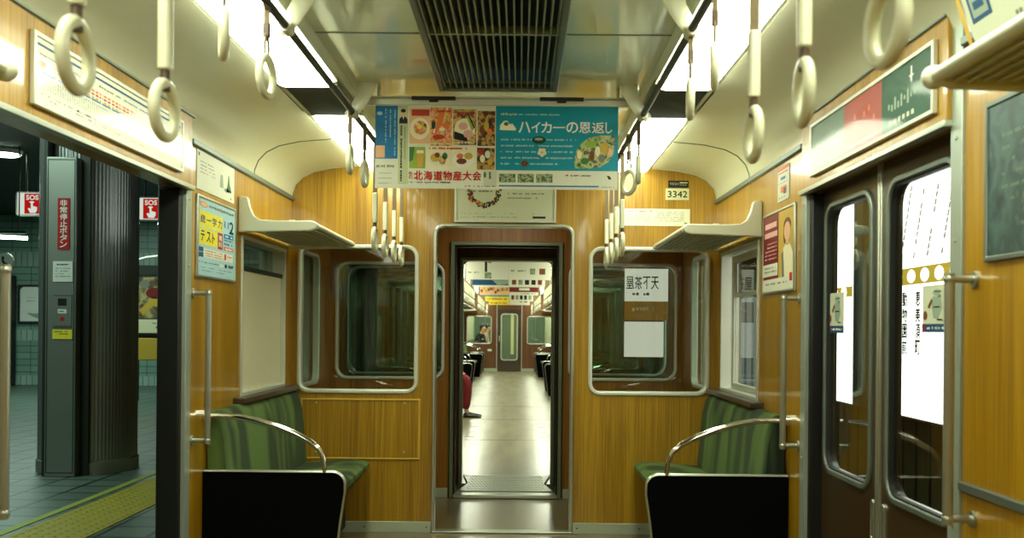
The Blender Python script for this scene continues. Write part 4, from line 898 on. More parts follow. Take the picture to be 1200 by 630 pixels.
def draw_hiker(c):
    c.rect(0, 0, 143, 96, 'paper', 1)
    g = lambda x: x/6-4.0; h = lambda y: y/6-6.2
    c.rect(0, 0, g(884), h(488), 'teal', 2); c.dashes(g(58), h(85), g(172), h(105), 'strip', 3, 3, 1); c.dashes(g(185), h(90), g(470), h(102), 'blue_pale', 3, 1.2)
    c.poly([(g(52), h(205)), (g(55), h(170)), (g(80), h(142)), (g(105), h(140)), (g(120), h(165)), (g(140), h(160)), (g(165), h(195)), (g(162), h(208))], 'cream', 3); c.ell(g(97), h(163), 2.8, 2.2, 'green', 4)
    xs = [185, 275, 345, 425, 520, 610, 700, 795, 850]
    for i, ch in enumerate('\u30cf\u30a4\u30ab\u30fc\u306e\u6069\u8fd4\u3057'):
        a0, a1 = g(xs[i]), g(xs[i+1]-10)
        if ch == '\u30fc': c.rect(a0, h(181), a1, h(189), 'white', 4)
        else: c.text(ch, a0, h(148), a1, h(222), 'white', 4, .02)
    rows = [(272, 595), (315, 565), (357, 570), (400, 565), (442, 470)]
    for y, x1 in rows: c.dashes(g(60), h(y-7), g(x1), h(y+7), 'blue_pale', 3, 1.5, .8)
    c.ell(g(328), h(275), 9, 5, 'teal', 4); c.ell(g(328), h(275), 8, 4.6, 'green_dark', 5); c.ell(g(326), h(268), 5, 1.6, 'sage', 6)
    c.ell(g(350), h(365), 7, 7, 'teal', 4)
    for k in range(5): c.ell(g(350)+3.2*math.cos(1.57+k*1.257), h(360)+3*math.sin(1.57+k*1.257), 2.4, 2.4, 'cream', 5, 9)
    c.ell(g(228), h(442), 6.5, 5, 'teal', 4)
    for k in range(6): c.ell(g(228)+2.6*math.cos(k*1.05), h(440)+2.2*math.sin(k*1.05), 1.9, 1.9, 'brown', 5, 7)
    leaf = [(g(582), h(470)), (g(578), h(410)), (g(590), h(350)), (g(625), h(295)), (g(680), h(255)), (g(760), h(238)), (g(858), h(238)), (g(862), h(300)), (g(850), h(370)), (g(815), h(425)), (g(760), h(460)), (g(690), h(472))]
    c.poly(leaf, 'hikers', 4)
    for (x, y, m, rx, ry) in ((612, 375, 'cream', 3, 5), (700, 380, 'brown', 3, 6), (740, 350, 'cream', 3.2, 6), (790, 330, 'gold', 5, 7), (825, 350, 'peach', 3, 4.5), (770, 400, 'ink_grey', 4, 5), (650, 420, 'green', 5, 4), (690, 300, 'lime', 7, 4)): c.ell(g(x), h(y), rx, ry, m, 5, 10)
    for a0, a1 in ((50, 165), (180, 295), (310, 425)): c.rect(g(a0), h(512), g(a1), h(572), 'scenery', 3)
    c.rect(g(50), h(592), g(750), h(602), 'blue', 3); c.rect(g(518), h(515), g(535), h(525), 'ink_red', 3); c.dashes(g(550), h(516), g(695), h(528), 'ink', 3, 1.2); c.poly([(g(805), h(520)), (g(825), h(522)), (g(840), h(545)), (g(820), h(548))], 'green_dark', 3); c.dashes(g(770), h(598), g(860), h(604), 'ink_grey', 3, 1.2)
GA = 'double posters hanging over the aisle'
hang_sheet('hanging_poster', 'hanging food poster headed in red characters, with a blue strip at its left', -.534, -.012, YA-.006, 1.856, 2.217, draw_food, 0, 0, SA, GA)
hang_sheet('hanging_poster', 'hanging teal poster with white title and a leaf-shaped photo', -.010, .521, YA-.006, 1.856, 2.217, draw_hiker, 0, 0, SA, GA)
# glowing boards behind the end window, with reversed writing
mb = MB(); mb.box(.87, 1.19, YE-.012, YE-.008, 1.46, 1.70, 'board_glow'); mb.box(.87, 1.19, YE-.012, YE-.008, 1.32, 1.46, 'board_glow_brown'); c = Canvas(mb, (.87, YE-.012, 1.70), (1, 0, 0), (0, 0, -1), .32/100, N=(0, -1, 0))
for i, ch in enumerate('\u5c4b\u8336\u4e0b\u5929'): c.text(ch, 4+19*i, 18, 21+19*i, 47, 'ink', 2, .01, mirror=True)
c.dashes(18, 55, 62, 62, 'ink_grey', 2, 6); c.dashes(12, 88, 68, 98, 'cream', 2, 6)
tag(mb.build('mirrored_board', recalc=False), 'white board with reversed black characters behind the right partition window', 'sign')
mb = MB(); mb.box(.87, 1.16, YE-.012, YE-.008, 1.05, 1.31, 'board_glow'); tag(mb.build('blank_board'), 'blank white board below the one with reversed characters', 'board')

# ================================================================== OUTSIDE RIGHT: lit station boards across the track
XS = 2.72
struct(MB().box(XS+.01, XS+.15, -4, 24, -1.2, 3.6, 'tunnel_boards').build('wall_station'), 'dark boarded wall beyond the track', 'wall')
struct(MB().box(1.5, XS+.1, -4, 24, -1.3, -1.2, 'tunnel').build('ground_track'), 'dark track bed between the train and the wall', 'ground')
def lit_board(y0, y1, z0, z1, bz0, bz1, label, names, slants):
    t = thing('station_board', label, 'sign', (XS, (y0+y1)/2, z0), 'lit station boards')
    MB().box(XS-.06, XS+.005, y0, y1, z0, z1, 'alu_dull').build('board_housing', t)
    mb = MB(); mb.box(XS-.064, XS-.06, y0+.015, y1-.015, z0+.015, z1-.015, 'sign_lit')
    c = Canvas(mb, (XS-.064, y1, z1), (0, -1, 0), (0, 0, -1), .01, N=(-1, 0, 0)); W = (y1-y0)*100; z = lambda v: (z1-v)*100
    c.rect(1.5, z(bz1), W-1.5, z(bz0), 'sign_lit_yellow', 2)
    n = int(W/21)
    for i in range(n): c.ell(12+21*i, z((bz0+bz1)/2), 6.6, 4.4, 'sign_lit', 3, 20)
    for i in range(slants):
        a = 14+21*i
        c.vdashes(a, 10, a+.01, 11, 'sign_ink', 2)
        for k in range(11):
            if random.random() < .85: c.poly([(a+k*1.6, z(bz1)-6-k*4.4), (a+2.8+k*1.6, z(bz1)-6-k*4.4), (a+4.0+k*1.6, z(bz1)-9.8-k*4.4), (a+1.2+k*1.6, z(bz1)-9.4-k*4.4)], 'sign_ink', 2)
    for a, nm in names: c.vtext(nm, a, z(bz0)+4, a+7.5, z(bz0)+4+10.5*len(nm), 'sign_ink_dark', 2, .03)
    mb.build('lit_panel', t, recalc=False)
lit_board(3.4, 6.63, .68, 2.75, 1.56, 1.67, 'long white backlit station board with yellow band, seen through the nearer door window', [(19, '\u52d5\u7269\u5712\u524d'), (40, '\u6075\u7f8e\u9808\u753a'), (150, '\u5929\u4e0b\u8336\u5c4b')], 7)
lit_board(7.40, 9.2, .68, 2.75, 1.52, 1.60, 'white backlit station board seen through the farther door window', [], 0)
t = thing('wall_glow_panel', 'dim grey glowing stand-in for the lit wall, seen through the right side window', 'panel', (XS, 11.8, .5))
MB().box(XS-.05, XS+.005, 9.8, 14.5, .4, 1.62, 'glow_grey').build('panel', t)  # emission stands in for lamplight on the wall; strips imitate streaks reflected in glass
mb = MB()
for i in range(14): mb.box(XS-.055, XS-.05, 9.95+.33*i, 10.03+.33*i, .4, 1.62, 'glow_grey_dark')
mb.build('dark_streaks', t)

# ================================================================== OUTSIDE LEFT: the platform
struct(MB().box(-16, -1.50, -3, 20.2, -.12, -.002, 'tile_floor').build('floor_platform'), 'grey green square tiles of the station platform', 'floor')
struct(MB().box(-1.56, -1.50, -3, 20.2, -.10, .0, 'alu_dull').build('trim_12'), 'pale edge of the platform beside the train', 'kerb')
struct(MB().box(-16, -1.6, -3, 20.2, 3.5, 3.6, 'platform_ceiling').build('ceiling_platform'), 'dark ceiling over the platform', 'ceiling')
mb = MB(); mb.box(-2.90, -2.44, -3, 20, -.002, .003, 'tactile')
for j in range(150):
    for i in range(6): 
        y = 2.6+.075*j
        if y < 13: mb.disc_lathe([(.019, 0), (.013, .005)], (-2.86+.076*i, y, .003), 'tactile', 8)
tag(mb.build('tactile_paving'), 'yellow studded tactile strip running along the platform', 'paving')
struct(MB().box(-3.02, -2.96, -3, 20, -.002, .002, 'tactile_line').build('trim_13'), 'thin yellow line beside the tactile strip', 'marking')
# tiled end wall of the platform, in courses
mb = MB(); y = 19.9; mb.box(-16, -4.5, y, y+.2, 0, 3.5, 'tile_wall')
for z0, z1 in ((0, .20), (.92, 1.14), (2.45, 2.75)): mb.box(-16, -4.5, y-.006, y, z0, z1, 'tile_band')
struct(mb.build('wall_platform'), 'green and white tiled wall at the far end of the platform', 'wall')
# fluted column
CXc, CYc, CR = -3.66, 8.42, .40
mb = MB(); n = 84; vs = []
for i in range(n*4):
    a = 2*PI*i/(n*4); q = CR-(.0028 if i % 4 in (1, 2) else 0); vs.append((CXc+q*math.cos(a), CYc+q*math.sin(a)))
mb.prism(vs, 'Z', .10, 3.5, 'steel_column')
t = thing('platform_column', 'round fluted dark steel column on the platform', 'column', (CXc, CYc, 0))
mb.build('fluted_shaft', t, angle=25)
MB().disc_lathe([(CR+.012, 0), (CR+.012, .10), (CR, .11)], (CXc, CYc, 0), 'steel_brushed', 48).build('base_ring', t)
# emergency box
t = thing('emergency_stop_box', 'tall brushed steel cabinet with a red emergency stop plate beside the column', 'cabinet', (-3.66, 8.0, 0))
bx0, bx1, by0, by1 = -3.805, -3.555, 7.93, 8.12
MB().box(bx0, bx1, by0, by1, 0, 2.63, 'steel_brushed').build('cabinet_body', t, bevel=.006)
MB().box(bx0-.03, bx0, by0+.02, by1, 0, 3.5, 'dark_metal').build('side_trunking', t); MB().box(bx1, bx1+.07, by0+.09, by1+.05, 0, 3.3, 'dark_metal').build('side_trunking', t)
def fx(u): return .105+(u-610)/1130*by0
def fz(v): return 1.25+(385-v-4.7)/1130*by0
mb = MB(); mb.ring([(bx0+.012, .03), (bx1-.012, .03), (bx1-.012, 2.61), (bx0+.012, 2.61)], [(bx0+.018, .036), (bx1-.018, .036), (bx1-.018, 2.604), (bx0+.018, 2.604)], 'Y', by0-.003, by0, 'dark_metal'); mb.build('door_seam', t)
def plate_on(name, u0, u1, v0, v1, base, draw, units=20, label=None):
    mb = MB(); x0, x1, z0, z1 = fx(u0), fx(u1), fz(v1), fz(v0); mb.box(x0, x1, by0-.008, by0, z0, z1, base); c = Canvas(mb, (x0, by0-.008, z1), (1, 0, 0), (0, 0, -1), (x1-x0)/units, N=(0, -1, 0)); draw(c, units, (z1-z0)/((x1-x0)/units)); o = mb.build(name, t, recalc=False)
    if label: o['label'] = label
plate_on('warning_plate', 67, 81, 232, 292, 'red_plate', lambda c, W, H: c.vtext('\u975e\u5e38\u505c\u6b62\u30dc\u30bf\u30f3', W*.2, H*.03, W*.8, H*.97, 'white', 2, .02), label='red plate with white upright lettering')
plate_on('instruction_plate', 62, 85, 306, 330, 'sign_white', lambda c, W, H: [c.dashes(W*.2, H*.12, W*.8, H*.2, 'ink', 2, 2)] + [c.dashes(W*.12, H*b, W*.88, H*(b+.05), 'ink_grey', 2, 1.2) for b in (.32, .45, .58, .71)], label='white plate of small print')
def draw_int(c, W, H):
    c.rect(W*.28, H*.12, W*.74, H*.34, 'ink', 2); c.rect(W*.28, H*.45, W*.74, H*.58, 'sign_white', 2); c.dashes(W*.34, H*.49, W*.68, H*.54, 'ink', 3, 2); c.ell(W*.52, H*.75, W*.12, H*.07, 'red_plate', 2)
    c.rect(W*.03, H*.02, W*.97, H*.035, 'ink', 2); c.rect(W*.03, H*.965, W*.97, H*.98, 'ink', 2)
plate_on('intercom', 62, 84, 345, 383, 'steel_brushed', draw_int)
plate_on('caution_label', 62, 85, 386, 397, 'yellow', lambda c, W, H: [c.dashes(W*.08, H*b, W*.8, H*(b+.12), 'ink', 2, 1.4) for b in (.15, .4)], label='yellow caution label')
# hanging SOS signs
def sos(x0, y, z0, label):
    t = thing('sos_sign', label, 'sign', (x0+.35, y, z0), 'hanging SOS signs')
    MB().prism(rr(x0, x0+.66, z0, z0+.31, .03), 'Y', y, y+.08, 'sign_white').build('sign_box', t)
    mb = MB(); c = Canvas(mb, (x0+.02, y, z0+.295), (1, 0, 0), (0, 0, -1), .01, N=(0, -1, 0)); c.rect(0, 0, 62, 28, 'sos_lit', 1); c.rect(9, 1, 29, 27, 'sos_red', 2)
    c.text('SOS', 11.5, 3, 27, 9, 'sos_lit', 3, .04)
    c.poly([(17.5, 12), (20, 12), (20, 17), (25.5, 18.5), (25.5, 22), (23.5, 26), (16.5, 26), (13.5, 20.5), (15.5, 19.5), (17.5, 21)], 'sos_lit', 3); c.ell(18.7, 12, 3.2, 1.2, 'sos_lit', 3)
    for b in (4, 10, 16, 22): c.dashes(33, b, 58, b+3, 'ink_grey', 3, 3)
    mb.build('sign_face', t, recalc=False)
    for x in (x0+.12, x0+.54): MB().cyl((x, y+.04, z0+.31), (x, y+.04, 3.5), .012, 'dark_metal', 8).build('hanger', t)
sos(-6.45, 12.5, 2.66, 'SOS sign with a pressing hand hanging left of the steel cabinet')
sos(-4.95, 12.6, 2.62, 'SOS sign with a pressing hand hanging just right of the round column')
# hanging direction board behind left SOS sign, tube lights, posters on the tiled wall
t = thing('phone_sign', 'round white telephone sign with a green handset at the left picture edge', 'sign', (-6.3, 12.0, 1.95))
MB().tube([(-6.32, 12.0, 2.035), (-6.32, 12.03, 2.035)], .105, 'sign_white', 24).build('disc', t)
mb = MB(); c = Canvas(mb, (-6.42, 11.998, 2.135), (1, 0, 0), (0, 0, -1), .002, N=(0, -1, 0)); c.poly([(30, 22), (42, 18), (50, 32), (42, 40), (52, 58), (66, 62), (70, 72), (60, 82), (44, 74), (32, 52)], 'green_dark', 2); mb.build('handset', t, recalc=False)
def wall_sheet(name, label, u0, u1, v0, v1, y, frame, draw, cat='poster'):
    k = 1/1130*y; x0, x1 = .105+(u0-610)*k, .105+(u1-610)*k; z1, z0 = 1.25+(385-v0-4.5)*k, 1.25+(385-v1-4.5)*k
    t = thing(name, label, cat, ((x0+x1)/2, y, z0)); f = .04
    MB().ring([(x0, z0), (x1, z0), (x1, z1), (x0, z1)], [(x0+f, z0+f), (x1-f, z0+f), (x1-f, z1-f), (x0+f, z1-f)], 'Y', y-.05, y, frame).build('frame', t)
    mb = MB(); mb.box(x0+f, x1-f, y-.03, y, z0+f, z1-f, 'paper'); c = Canvas(mb, (x0+f, y-.03, z1-f), (1, 0, 0), (0, 0, -1), (x1-x0-2*f)/100, N=(0, -1, 0)); draw(c, 100, (z1-z0-2*f)/((x1-x0-2*f)/100)); mb.build('sheet', t, recalc=False)
def dr_white(c, W, H):
    c.rect(0, 0, W, H*.72, 'white', 1); c.rect(0, H*.74, W, H, 'white', 1); c.poly([(W*.3, H*.76), (W, H*.78), (W, H*.95), (W*.55, H*.86)], 'sage', 2); c.dashes(W*.3, H*.3, W*.7, H*.33, 'pink', 2, 8); c.dashes(W*.3, H*.4, W*.7, H*.43, 'sage', 2, 8); c.poly([(0, 0), (W*.12, 0), (0, H*.1)], 'brown', 2)
wall_sheet('platform_poster', 'white poster on the tiled wall at the far left', 22, 52, 334, 379, 19.88, 'dark_metal', dr_white)
def dr_statue(c, W, H):
    c.rect(0, 0, W, H*.75, 'statue', 1); c.rect(0, H*.75, W, H, 'cream', 1); c.rect(0, H*.74, W, H*.76, 'ink', 2); c.ell(W*.62, H*.30, W*.34, H*.10, 'maroon', 2); c.poly([(W*.1, H*.60), (W*.55, H*.36), (W*.95, H*.48), (W*.9, H*.58), (W*.5, H*.52), (W*.2, H*.70)], 'gold', 2); c.ell(W*.25, H*.14, W*.16, H*.07, 'ink_grey', 2); c.dashes(W*.5, H*.82, W*.9, H*.84, 'ink_grey', 2, 8); c.ell(W*.7, H*.9, W*.08, H*.03, 'green', 2)
wall_sheet('platform_poster', 'brown and gold picture poster in a dark frame, right of the column', 158, 200, 320, 392, 16.0, 'black', dr_statue)
t = thing('notice_stand', 'yellow box standing on the platform under the brown and gold poster', 'box', (-6.2, 16, 0))
MB().box(-6.32, -5.75, 15.9, 16.15, .68, 1.04, 'gold').build('yellow_box', t, bevel=.01); MB().box(-6.34, -5.74, 16.02, 16.14, 1.04, 2.25, 'dark_metal').build('back_board', t); MB().box(-6.30, -6.24, 16.0, 16.06, 0, .68, 'dark_metal').build('leg', t); MB().box(-5.82, -5.76, 16.0, 16.06, 0, .68, 'dark_metal').build('leg', t)
mb = MB(); pts = [(-6.35, 2.30), (-6.1, 2.37), (-5.8, 2.41), (-5.5, 2.43)]; mb.tube([(x, 15.95, z) for x, z in pts], .022, 'alu_pale', 8); tag(mb.build('stand_rim'), 'pale curved rim over the brown and gold poster', 'rim')
mb = MB(); mb.box(-11.4, -10.25, 19.0, 19.8, 0, 2.25, 'black'); mb.box(-11.35, -10.3, 18.98, 19.0, .4, 2.1, 'dark_metal'); tag(mb.build('platform_cabinet', bevel=.02), 'black cabinet against the tiled wall at the left picture edge', 'cabinet')
# platform lamps
def downlight(x, y, label):
    t = thing('platform_lamp', label, 'lamp', (x, y, 3.45), 'round lamps in the platform ceiling')
    MB().disc_lathe([(.20, 0), (.22, .05)], (x, y, 3.45), 'alu_pale', 24).build('lamp_ring', t); MB().disc_lathe([(.17, 0), (.17, .012)], (x, y, 3.437), 'light_platform', 24).build('lamp_disc', t)
downlight(-6.6, 12.5, 'round ceiling lamp glowing at the left picture edge above the platform')
downlight(-6.6, 14.7, 'round ceiling lamp glowing left of the steel cabinet')
for y, q in ((1.5, 'nearest'), (5.5, 'middle'), (9.5, 'farthest')): downlight(-5.4, y, '%s of three ceiling lamps over the platform hidden above the doorway' % q)
for i, (xa, xb, y, z, lb) in enumerate(((-6.9, -6.15, 12.2, 2.37, 'white tube lamp over the platform at the left picture edge'), (-5.35, -4.75, 14.5, 2.78, 'white tube lamp just under the right SOS sign'))):
    t = thing('tube_lamp', lb, 'lamp', ((xa+xb)/2, y, z)); MB().cyl((xa, y, z), (xb, y, z-.03), .022, 'light_platform', 12).build('tube', t); MB().box(xa, xb, y-.03, y+.03, z+.025, z+.06, 'dark_metal').build('tube_housing', t)
    for x in (xa+.1, xb-.1): MB().cyl((x, y, z+.05), (x, y, 3.5), .008, 'dark_metal', 8).build('hanger', t)
area('end_compartment_fill', (0, 6.55, 2.10), (0, 0, 0), .5, .3, 5, (1.0, 1.0, .8))  # added fill, no lamp there; brightens the door frames and boards
area('track_fill', (2.1, 6.5, 3.2), (0, 0, 0), .6, 6.0, 60, (.8, 1.0, .85))  # unseen fill light, added to brighten the boarded wall
area('platform_fill', (-4.6, 5.5, 3.4), (0, 0, 0), 1.2, 6.0, 120, (.74, 1.0, .84))
area('platform_fill_far', (-8.0, 15.5, 3.4), (0, 0, 0), 4.0, 4.0, 190, (.72, 1.0, .84))

# ================================================================== NEXT CAR (built in its own frame, then set in line with a slight curve)
before = set(o.name for o in bpy.data.objects)
L0, L1 = 1.45, 20.05            # saloon from its own partition to the far end
def nx(o, label, cat): return struct(o, label, cat)
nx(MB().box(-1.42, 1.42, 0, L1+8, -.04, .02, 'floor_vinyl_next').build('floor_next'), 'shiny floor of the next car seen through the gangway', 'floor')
mb = MB()
for y in (3.0, 5.4, 7.6): mb.box(-.55, .55, y, y+.006, .02, .0215, 'brown')
for y in (3.3, 4.4):
    for x in (-.42, .42): mb.box(x-.05, x+.05, y, y+.5, .02, .0208, 'floor_vinyl'); mb.ring([(x-.05, y), (x+.05, y), (x+.05, y+.5), (x-.05, y+.5)], [(x-.045, y+.005), (x+.045, y+.005), (x+.045, y+.495), (x-.045, y+.495)], 'Z', .02, .0222, 'dark_metal')
nx(mb.build('trim_14'), 'floor hatches and seams in the next car', 'trim')
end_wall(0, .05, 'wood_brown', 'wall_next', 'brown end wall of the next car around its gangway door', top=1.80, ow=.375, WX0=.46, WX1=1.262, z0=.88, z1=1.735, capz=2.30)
for sd, nm in ((-1, 'left'), (1, 'right')):
    a, b = sorted((sd*.48, sd*1.242)); window_unit(9 if sd < 0 else 10, 'end window of the next car, %s of its door' % nm, 0, .05, a, b, .90, 1.715, .022, .08, 'alu_pale', 'glass_dark')
door_frame(-.04, .10, .352, 1.785, .026, 'frame_green', 'metal door frame of the next car', 'trim_15')
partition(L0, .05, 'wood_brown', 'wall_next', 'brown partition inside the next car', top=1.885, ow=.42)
for sd, nm in ((-1, 'left'), (1, 'right')):
    a, b = sorted((sd*.545, sd*1.237)); window_unit(11 if sd < 0 else 12, 'partition window inside the next car, %s side' % nm, L0, L0+.05, a, b, .88, 1.73, .026, .05, 'alu_pale', 'glass_pane')
# doors: centres and benches between them
dc = [L0+2.55, L0+9.3, L0+16.05]; half = .68
spans = [(L0+.05, dc[0]-half), (dc[0]+half, dc[1]-half), (dc[1]+half, dc[2]-half), (dc[2]+half, L1)]
for sd, nm in ((-1, 'left'), (1, 'right')):
    holes = []
    for (a, b) in spans:
        k = max(1, round((b-a)/1.3)); w_ = (b-a-.4)/k
        for i in range(k): holes.append(rr(a+.2+w_*i+.06, a+.2+w_*(i+1)-.06, .92, 1.70, .03, 3))
    for d in dc: holes += [rr(d-.56, d-.10, .75, 1.72, .06, 4), rr(d+.10, d+.56, .75, 1.72, .06, 4)]
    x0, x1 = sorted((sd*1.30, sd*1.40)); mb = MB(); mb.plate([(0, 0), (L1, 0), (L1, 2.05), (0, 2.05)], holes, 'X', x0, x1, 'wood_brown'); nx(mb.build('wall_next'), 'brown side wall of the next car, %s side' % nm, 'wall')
    for i, h in enumerate(holes):
        ys = [p[0] for p in h]; zs = [p[1] for p in h]; a, b, z0, z1 = min(ys), max(ys), min(zs), max(zs)
        t = thing('window_%d' % (13+i), 'window %d along the %s side of the next car' % (i+1, nm), 'window', (sd*1.3, (a+b)/2, z0), kind='structure')
        xs = sorted((sd*1.29, sd*1.33)); mb = MB(); mb.ring(rr(a-.02, b+.02, z0-.02, z1+.02, .05, 3), rr(a+.004, b-.004, z0+.004, z1-.004, .03, 3), 'X', xs[0], xs[1], 'alu'); mb.build('window_frame', t)
        xs = sorted((sd*1.345, sd*1.35)); MB().box(xs[0], xs[1], a, b, z0, z1, 'glass_dark').build('window_pane', t)
    for q, (a, b) in enumerate(spans):
        pn = ('y1',) if q == 0 else (('y0',) if q == 3 else ('y0', 'y1'))
        bench(sd, a+.02, b-.02, '%s bench along the %s side of the next car, counted from the gangway' % (('first', 'second', 'third', 'fourth')[q], nm), pn, 'benches in the next car')
        rk = rack(sd, a+.1, b-.1, '%s luggage rack along the %s side of the next car' % (('first', 'second', 'third', 'fourth')[q], nm), (a+.1, b-.1))
mb = MB()
for sd in (-1, 1):
    P = [(sd*x, z) for x, z in COVE]; mb.prism(P + [(sd*x, z+.03) for x, z in reversed(COVE)], 'Y', L0, L1, 'cove_paint')
    xs = sorted((sd*0.62, sd*0.92)); mb.box(xs[0], xs[1], L0, L1, 2.262, 2.30, 'cove_paint')
mb.box(-.66, -.25, L0, L1, CEIL, CEIL+.02, 'ceiling_paint'); mb.box(.25, .66, L0, L1, CEIL, CEIL+.02, 'ceiling_paint'); mb.box(-.25, .25, L0, L1, CEIL+.05, CEIL+.07, 'vent_dark')
nx(mb.build('ceiling_next'), 'pale ceiling of the next car', 'ceiling')
nx(MB().box(-1.4, 1.4, 0, L0, 2.14, 2.17, 'wood_brown').build('ceiling_next'), 'low ceiling just inside the next car door', 'ceiling')
for i, (a, b) in enumerate(((L0+.3, L0+6), (L0+6.6, L0+12.4), (L0+13, L1-.3))): vent(a, b, '%s slatted ceiling vent along the next car' % ('first', 'second', 'third')[i])
for sd, nm in ((-1, 'left'), (1, 'right')):
    for i in range(6): fixture(L0+.25+3.08*i, L0+3.05+3.08*i, sd, '%s glowing ceiling light on the %s side of the next car' % (('first', 'second', 'third', 'fourth', 'fifth', 'sixth')[i], nm), 'light_tube_next')
    rail(sd, L0+.05, L1-.01, (L0+1.0, L0+3.4, L0+6.7, L0+10.0, L0+13.3, L0+16.6), 'strap rail along the %s side of the next car' % nm)
# far end wall with door
FY = L1
prof = [(-1.30, 0), (-.33, 0), (-.33, 1.80), (.33, 1.80), (.33, 0), (1.30, 0), (1.30, 2.30), (-1.30, 2.30)]
mb = MB(); mb.plate(prof, [rr(-1.22, -.52, .82, 1.60, .07), rr(.52, 1.22, .82, 1.60, .07)], 'Y', FY, FY+.06, 'wood_brown'); nx(mb.build('wall_next'), 'brown end wall at the far end of the next car', 'wall')
for sd, nm in ((-1, 'left'), (1, 'right')):
    a, b = sorted((sd*.53, sd*1.21)); window_unit(40 if sd < 0 else 41, 'window in the far brown end wall, %s of its door' % nm, FY, FY+.05, a, b, .83, 1.59, .025, .06, 'alu_pale', 'glass_pane')
    xs = sorted((sd*.34, sd*.72)); nx(MB().box(xs[0], xs[1], FY-.03, FY, .02, .11, 'baseboard_grey').build('baseboard_next'), 'pale block at the foot of the far end wall, %s of the door' % nm, 'baseboard')
    xs = sorted((sd*.345, sd*.37)); nx(MB().box(xs[0], xs[1], FY-.02, FY, .0, 2.05, 'alu').build('trim_16'), 'metal upright %s of the far door' % nm, 'trim')
t = thing('door_3', 'brown door with a tall rounded window at the far end of the next car', 'door', (0, FY, 0), kind='structure')
mb = MB(); mb.plate([(-.33, 0), (.33, 0), (.33, 1.80), (-.33, 1.80)], [rr(-.22, .22, .36, 1.66, .07)], 'Y', FY+.01, FY+.04, 'door_brown'); mb.build('door_panel', t)
MB().ring(rr(-.245, .245, .335, 1.685, .09), rr(-.215, .215, .365, 1.655, .06), 'Y', FY-.0, FY+.045, 'alu_pale').build('window_frame', t, bevel=.004); MB().box(-.22, .22, FY+.02, FY+.024, .36, 1.66, 'glass_pane').build('window_pane', t)
MB().box(-.30, -.27, FY-.02, FY+.01, .88, 1.05, 'alu').build('handle', t)
mb = MB(); mb.box(-.62, -.50, FY-.004, FY, .60, .66, 'sign_white'); mb.ball((-.56, FY-.004, .74), .02, 'red_plate'); tag(mb.build('wall_label'), 'tiny white and red label on the far brown wall', 'label')
# what shows beyond the far end wall
nx(MB().box(-1.40, -1.30, FY+.06, FY+8, 0, 2.3, 'cove_paint').build('wall_far'), 'pale side wall of the car beyond, left', 'wall')
nx(MB().box(1.30, 1.40, FY+.06, FY+8, 0, 2.3, 'cove_paint').build('wall_far'), 'pale side wall of the car beyond, right', 'wall')
mb = MB(); mb.box(-1.4, 1.4, FY+8, FY+8.1, 0, 2.3, 'far_green')
for x in (-.9, -.3, .35, .95): mb.box(x-.03, x+.03, FY+7.96, FY+8, 0, 2.3, 'alu_dull')
mb.box(.05, .16, FY+7.95, FY+8, .3, 1.8, 'plate'); nx(mb.build('wall_far'), 'greenish end of the car beyond', 'wall')
nx(MB().box(-1.4, 1.4, FY+.06, FY+8, 2.25, 2.3, 'cove_paint').build('ceiling_far'), 'ceiling of the car beyond', 'ceiling')
for sd, nm in ((-1, 'left'), (1, 'right')):
    fixture(FY+.6, FY+7.5, sd, 'ceiling light of the car beyond, %s side' % nm)
bench(-1, FY+1.2, FY+6.5, 'bench in the car beyond where two passengers sit', (), 'benches in the next car')
# hanging posters of the next car
def sheet_generic(cols, kind):
    def d(c):
        W, H = 100, 69
        c.rect(0, 0, W, H, cols[0], 1)
        if kind == 'columns':
            c.rect(44, 2, 50, H-18, 'ink', 2); c.rect(52, 2, 60, 30, 'scenery', 2); c.rect(44, 52, 60, 66, 'scenery', 2); c.dashes(5, 50, 35, 54, 'ink_grey', 2, 3)
        if kind == 'bluebase':
            c.rect(0, 40, W, H, 'blue_dark', 2); c.poly([(0, 38), (60, 38), (W, 52), (0, 48)], 'blue', 3); c.poly([(55, 50), (W, 38), (W, 60), (70, 64)], 'sage', 3); c.rect(0, 64, W, H, 'paper', 4)
        if kind == 'food':
            c.rect(0, 34, W, H, 'peach', 2)
            for i in range(12): c.ell(6+8*i, random.uniform(44, 60), 4, 6, random.choice(('brown', 'poster_red', 'food_d', 'gold')), 3, 9)
        if kind == 'redband':
            c.rect(0, 38, W, 58, 'maroon', 2); c.rect(34, 44, 70, 52, 'paper', 3); c.dashes(40, 61, 95, 65, 'ink_grey', 2, 3)
        if kind == 'tealyellow':
            c.rect(0, 30, W, 52, 'teal', 2); c.rect(0, 50, W, H, 'yellow', 3); c.dashes(6, 56, 90, 64, 'ink_red', 4, 5)
        if kind == 'photos':
            for i in range(5): c.rect(8+18*i, 40, 20+18*i, 62, random.choice(('scenery', 'ink', 'brown', 'maroon')), 2)
        if kind == 'plain':
            c.rect(50, 42, 62, 56, 'scenery', 2); c.rect(72, 42, 86, 56, 'brown', 2); c.dashes(5, 45, 40, 50, 'ink_grey', 2, 3)
    return d
rows = [(4.3, 'columns', 'plain', 'white poster with a black picture column', 'white poster with two small pictures'),
        (6.4, 'bluebase', 'photos', 'poster with a dark blue lower edge', 'poster with a row of small photos'),
        (9.8, 'food', 'redband', 'orange food poster', 'white poster with a dark red band'),
        (13.6, 'tealyellow', 'photos', 'teal and yellow poster', 'poster with dark photo squares'),
        (17.0, 'tealyellow', 'plain', 'farthest yellow-edged poster', 'farthest white poster')]
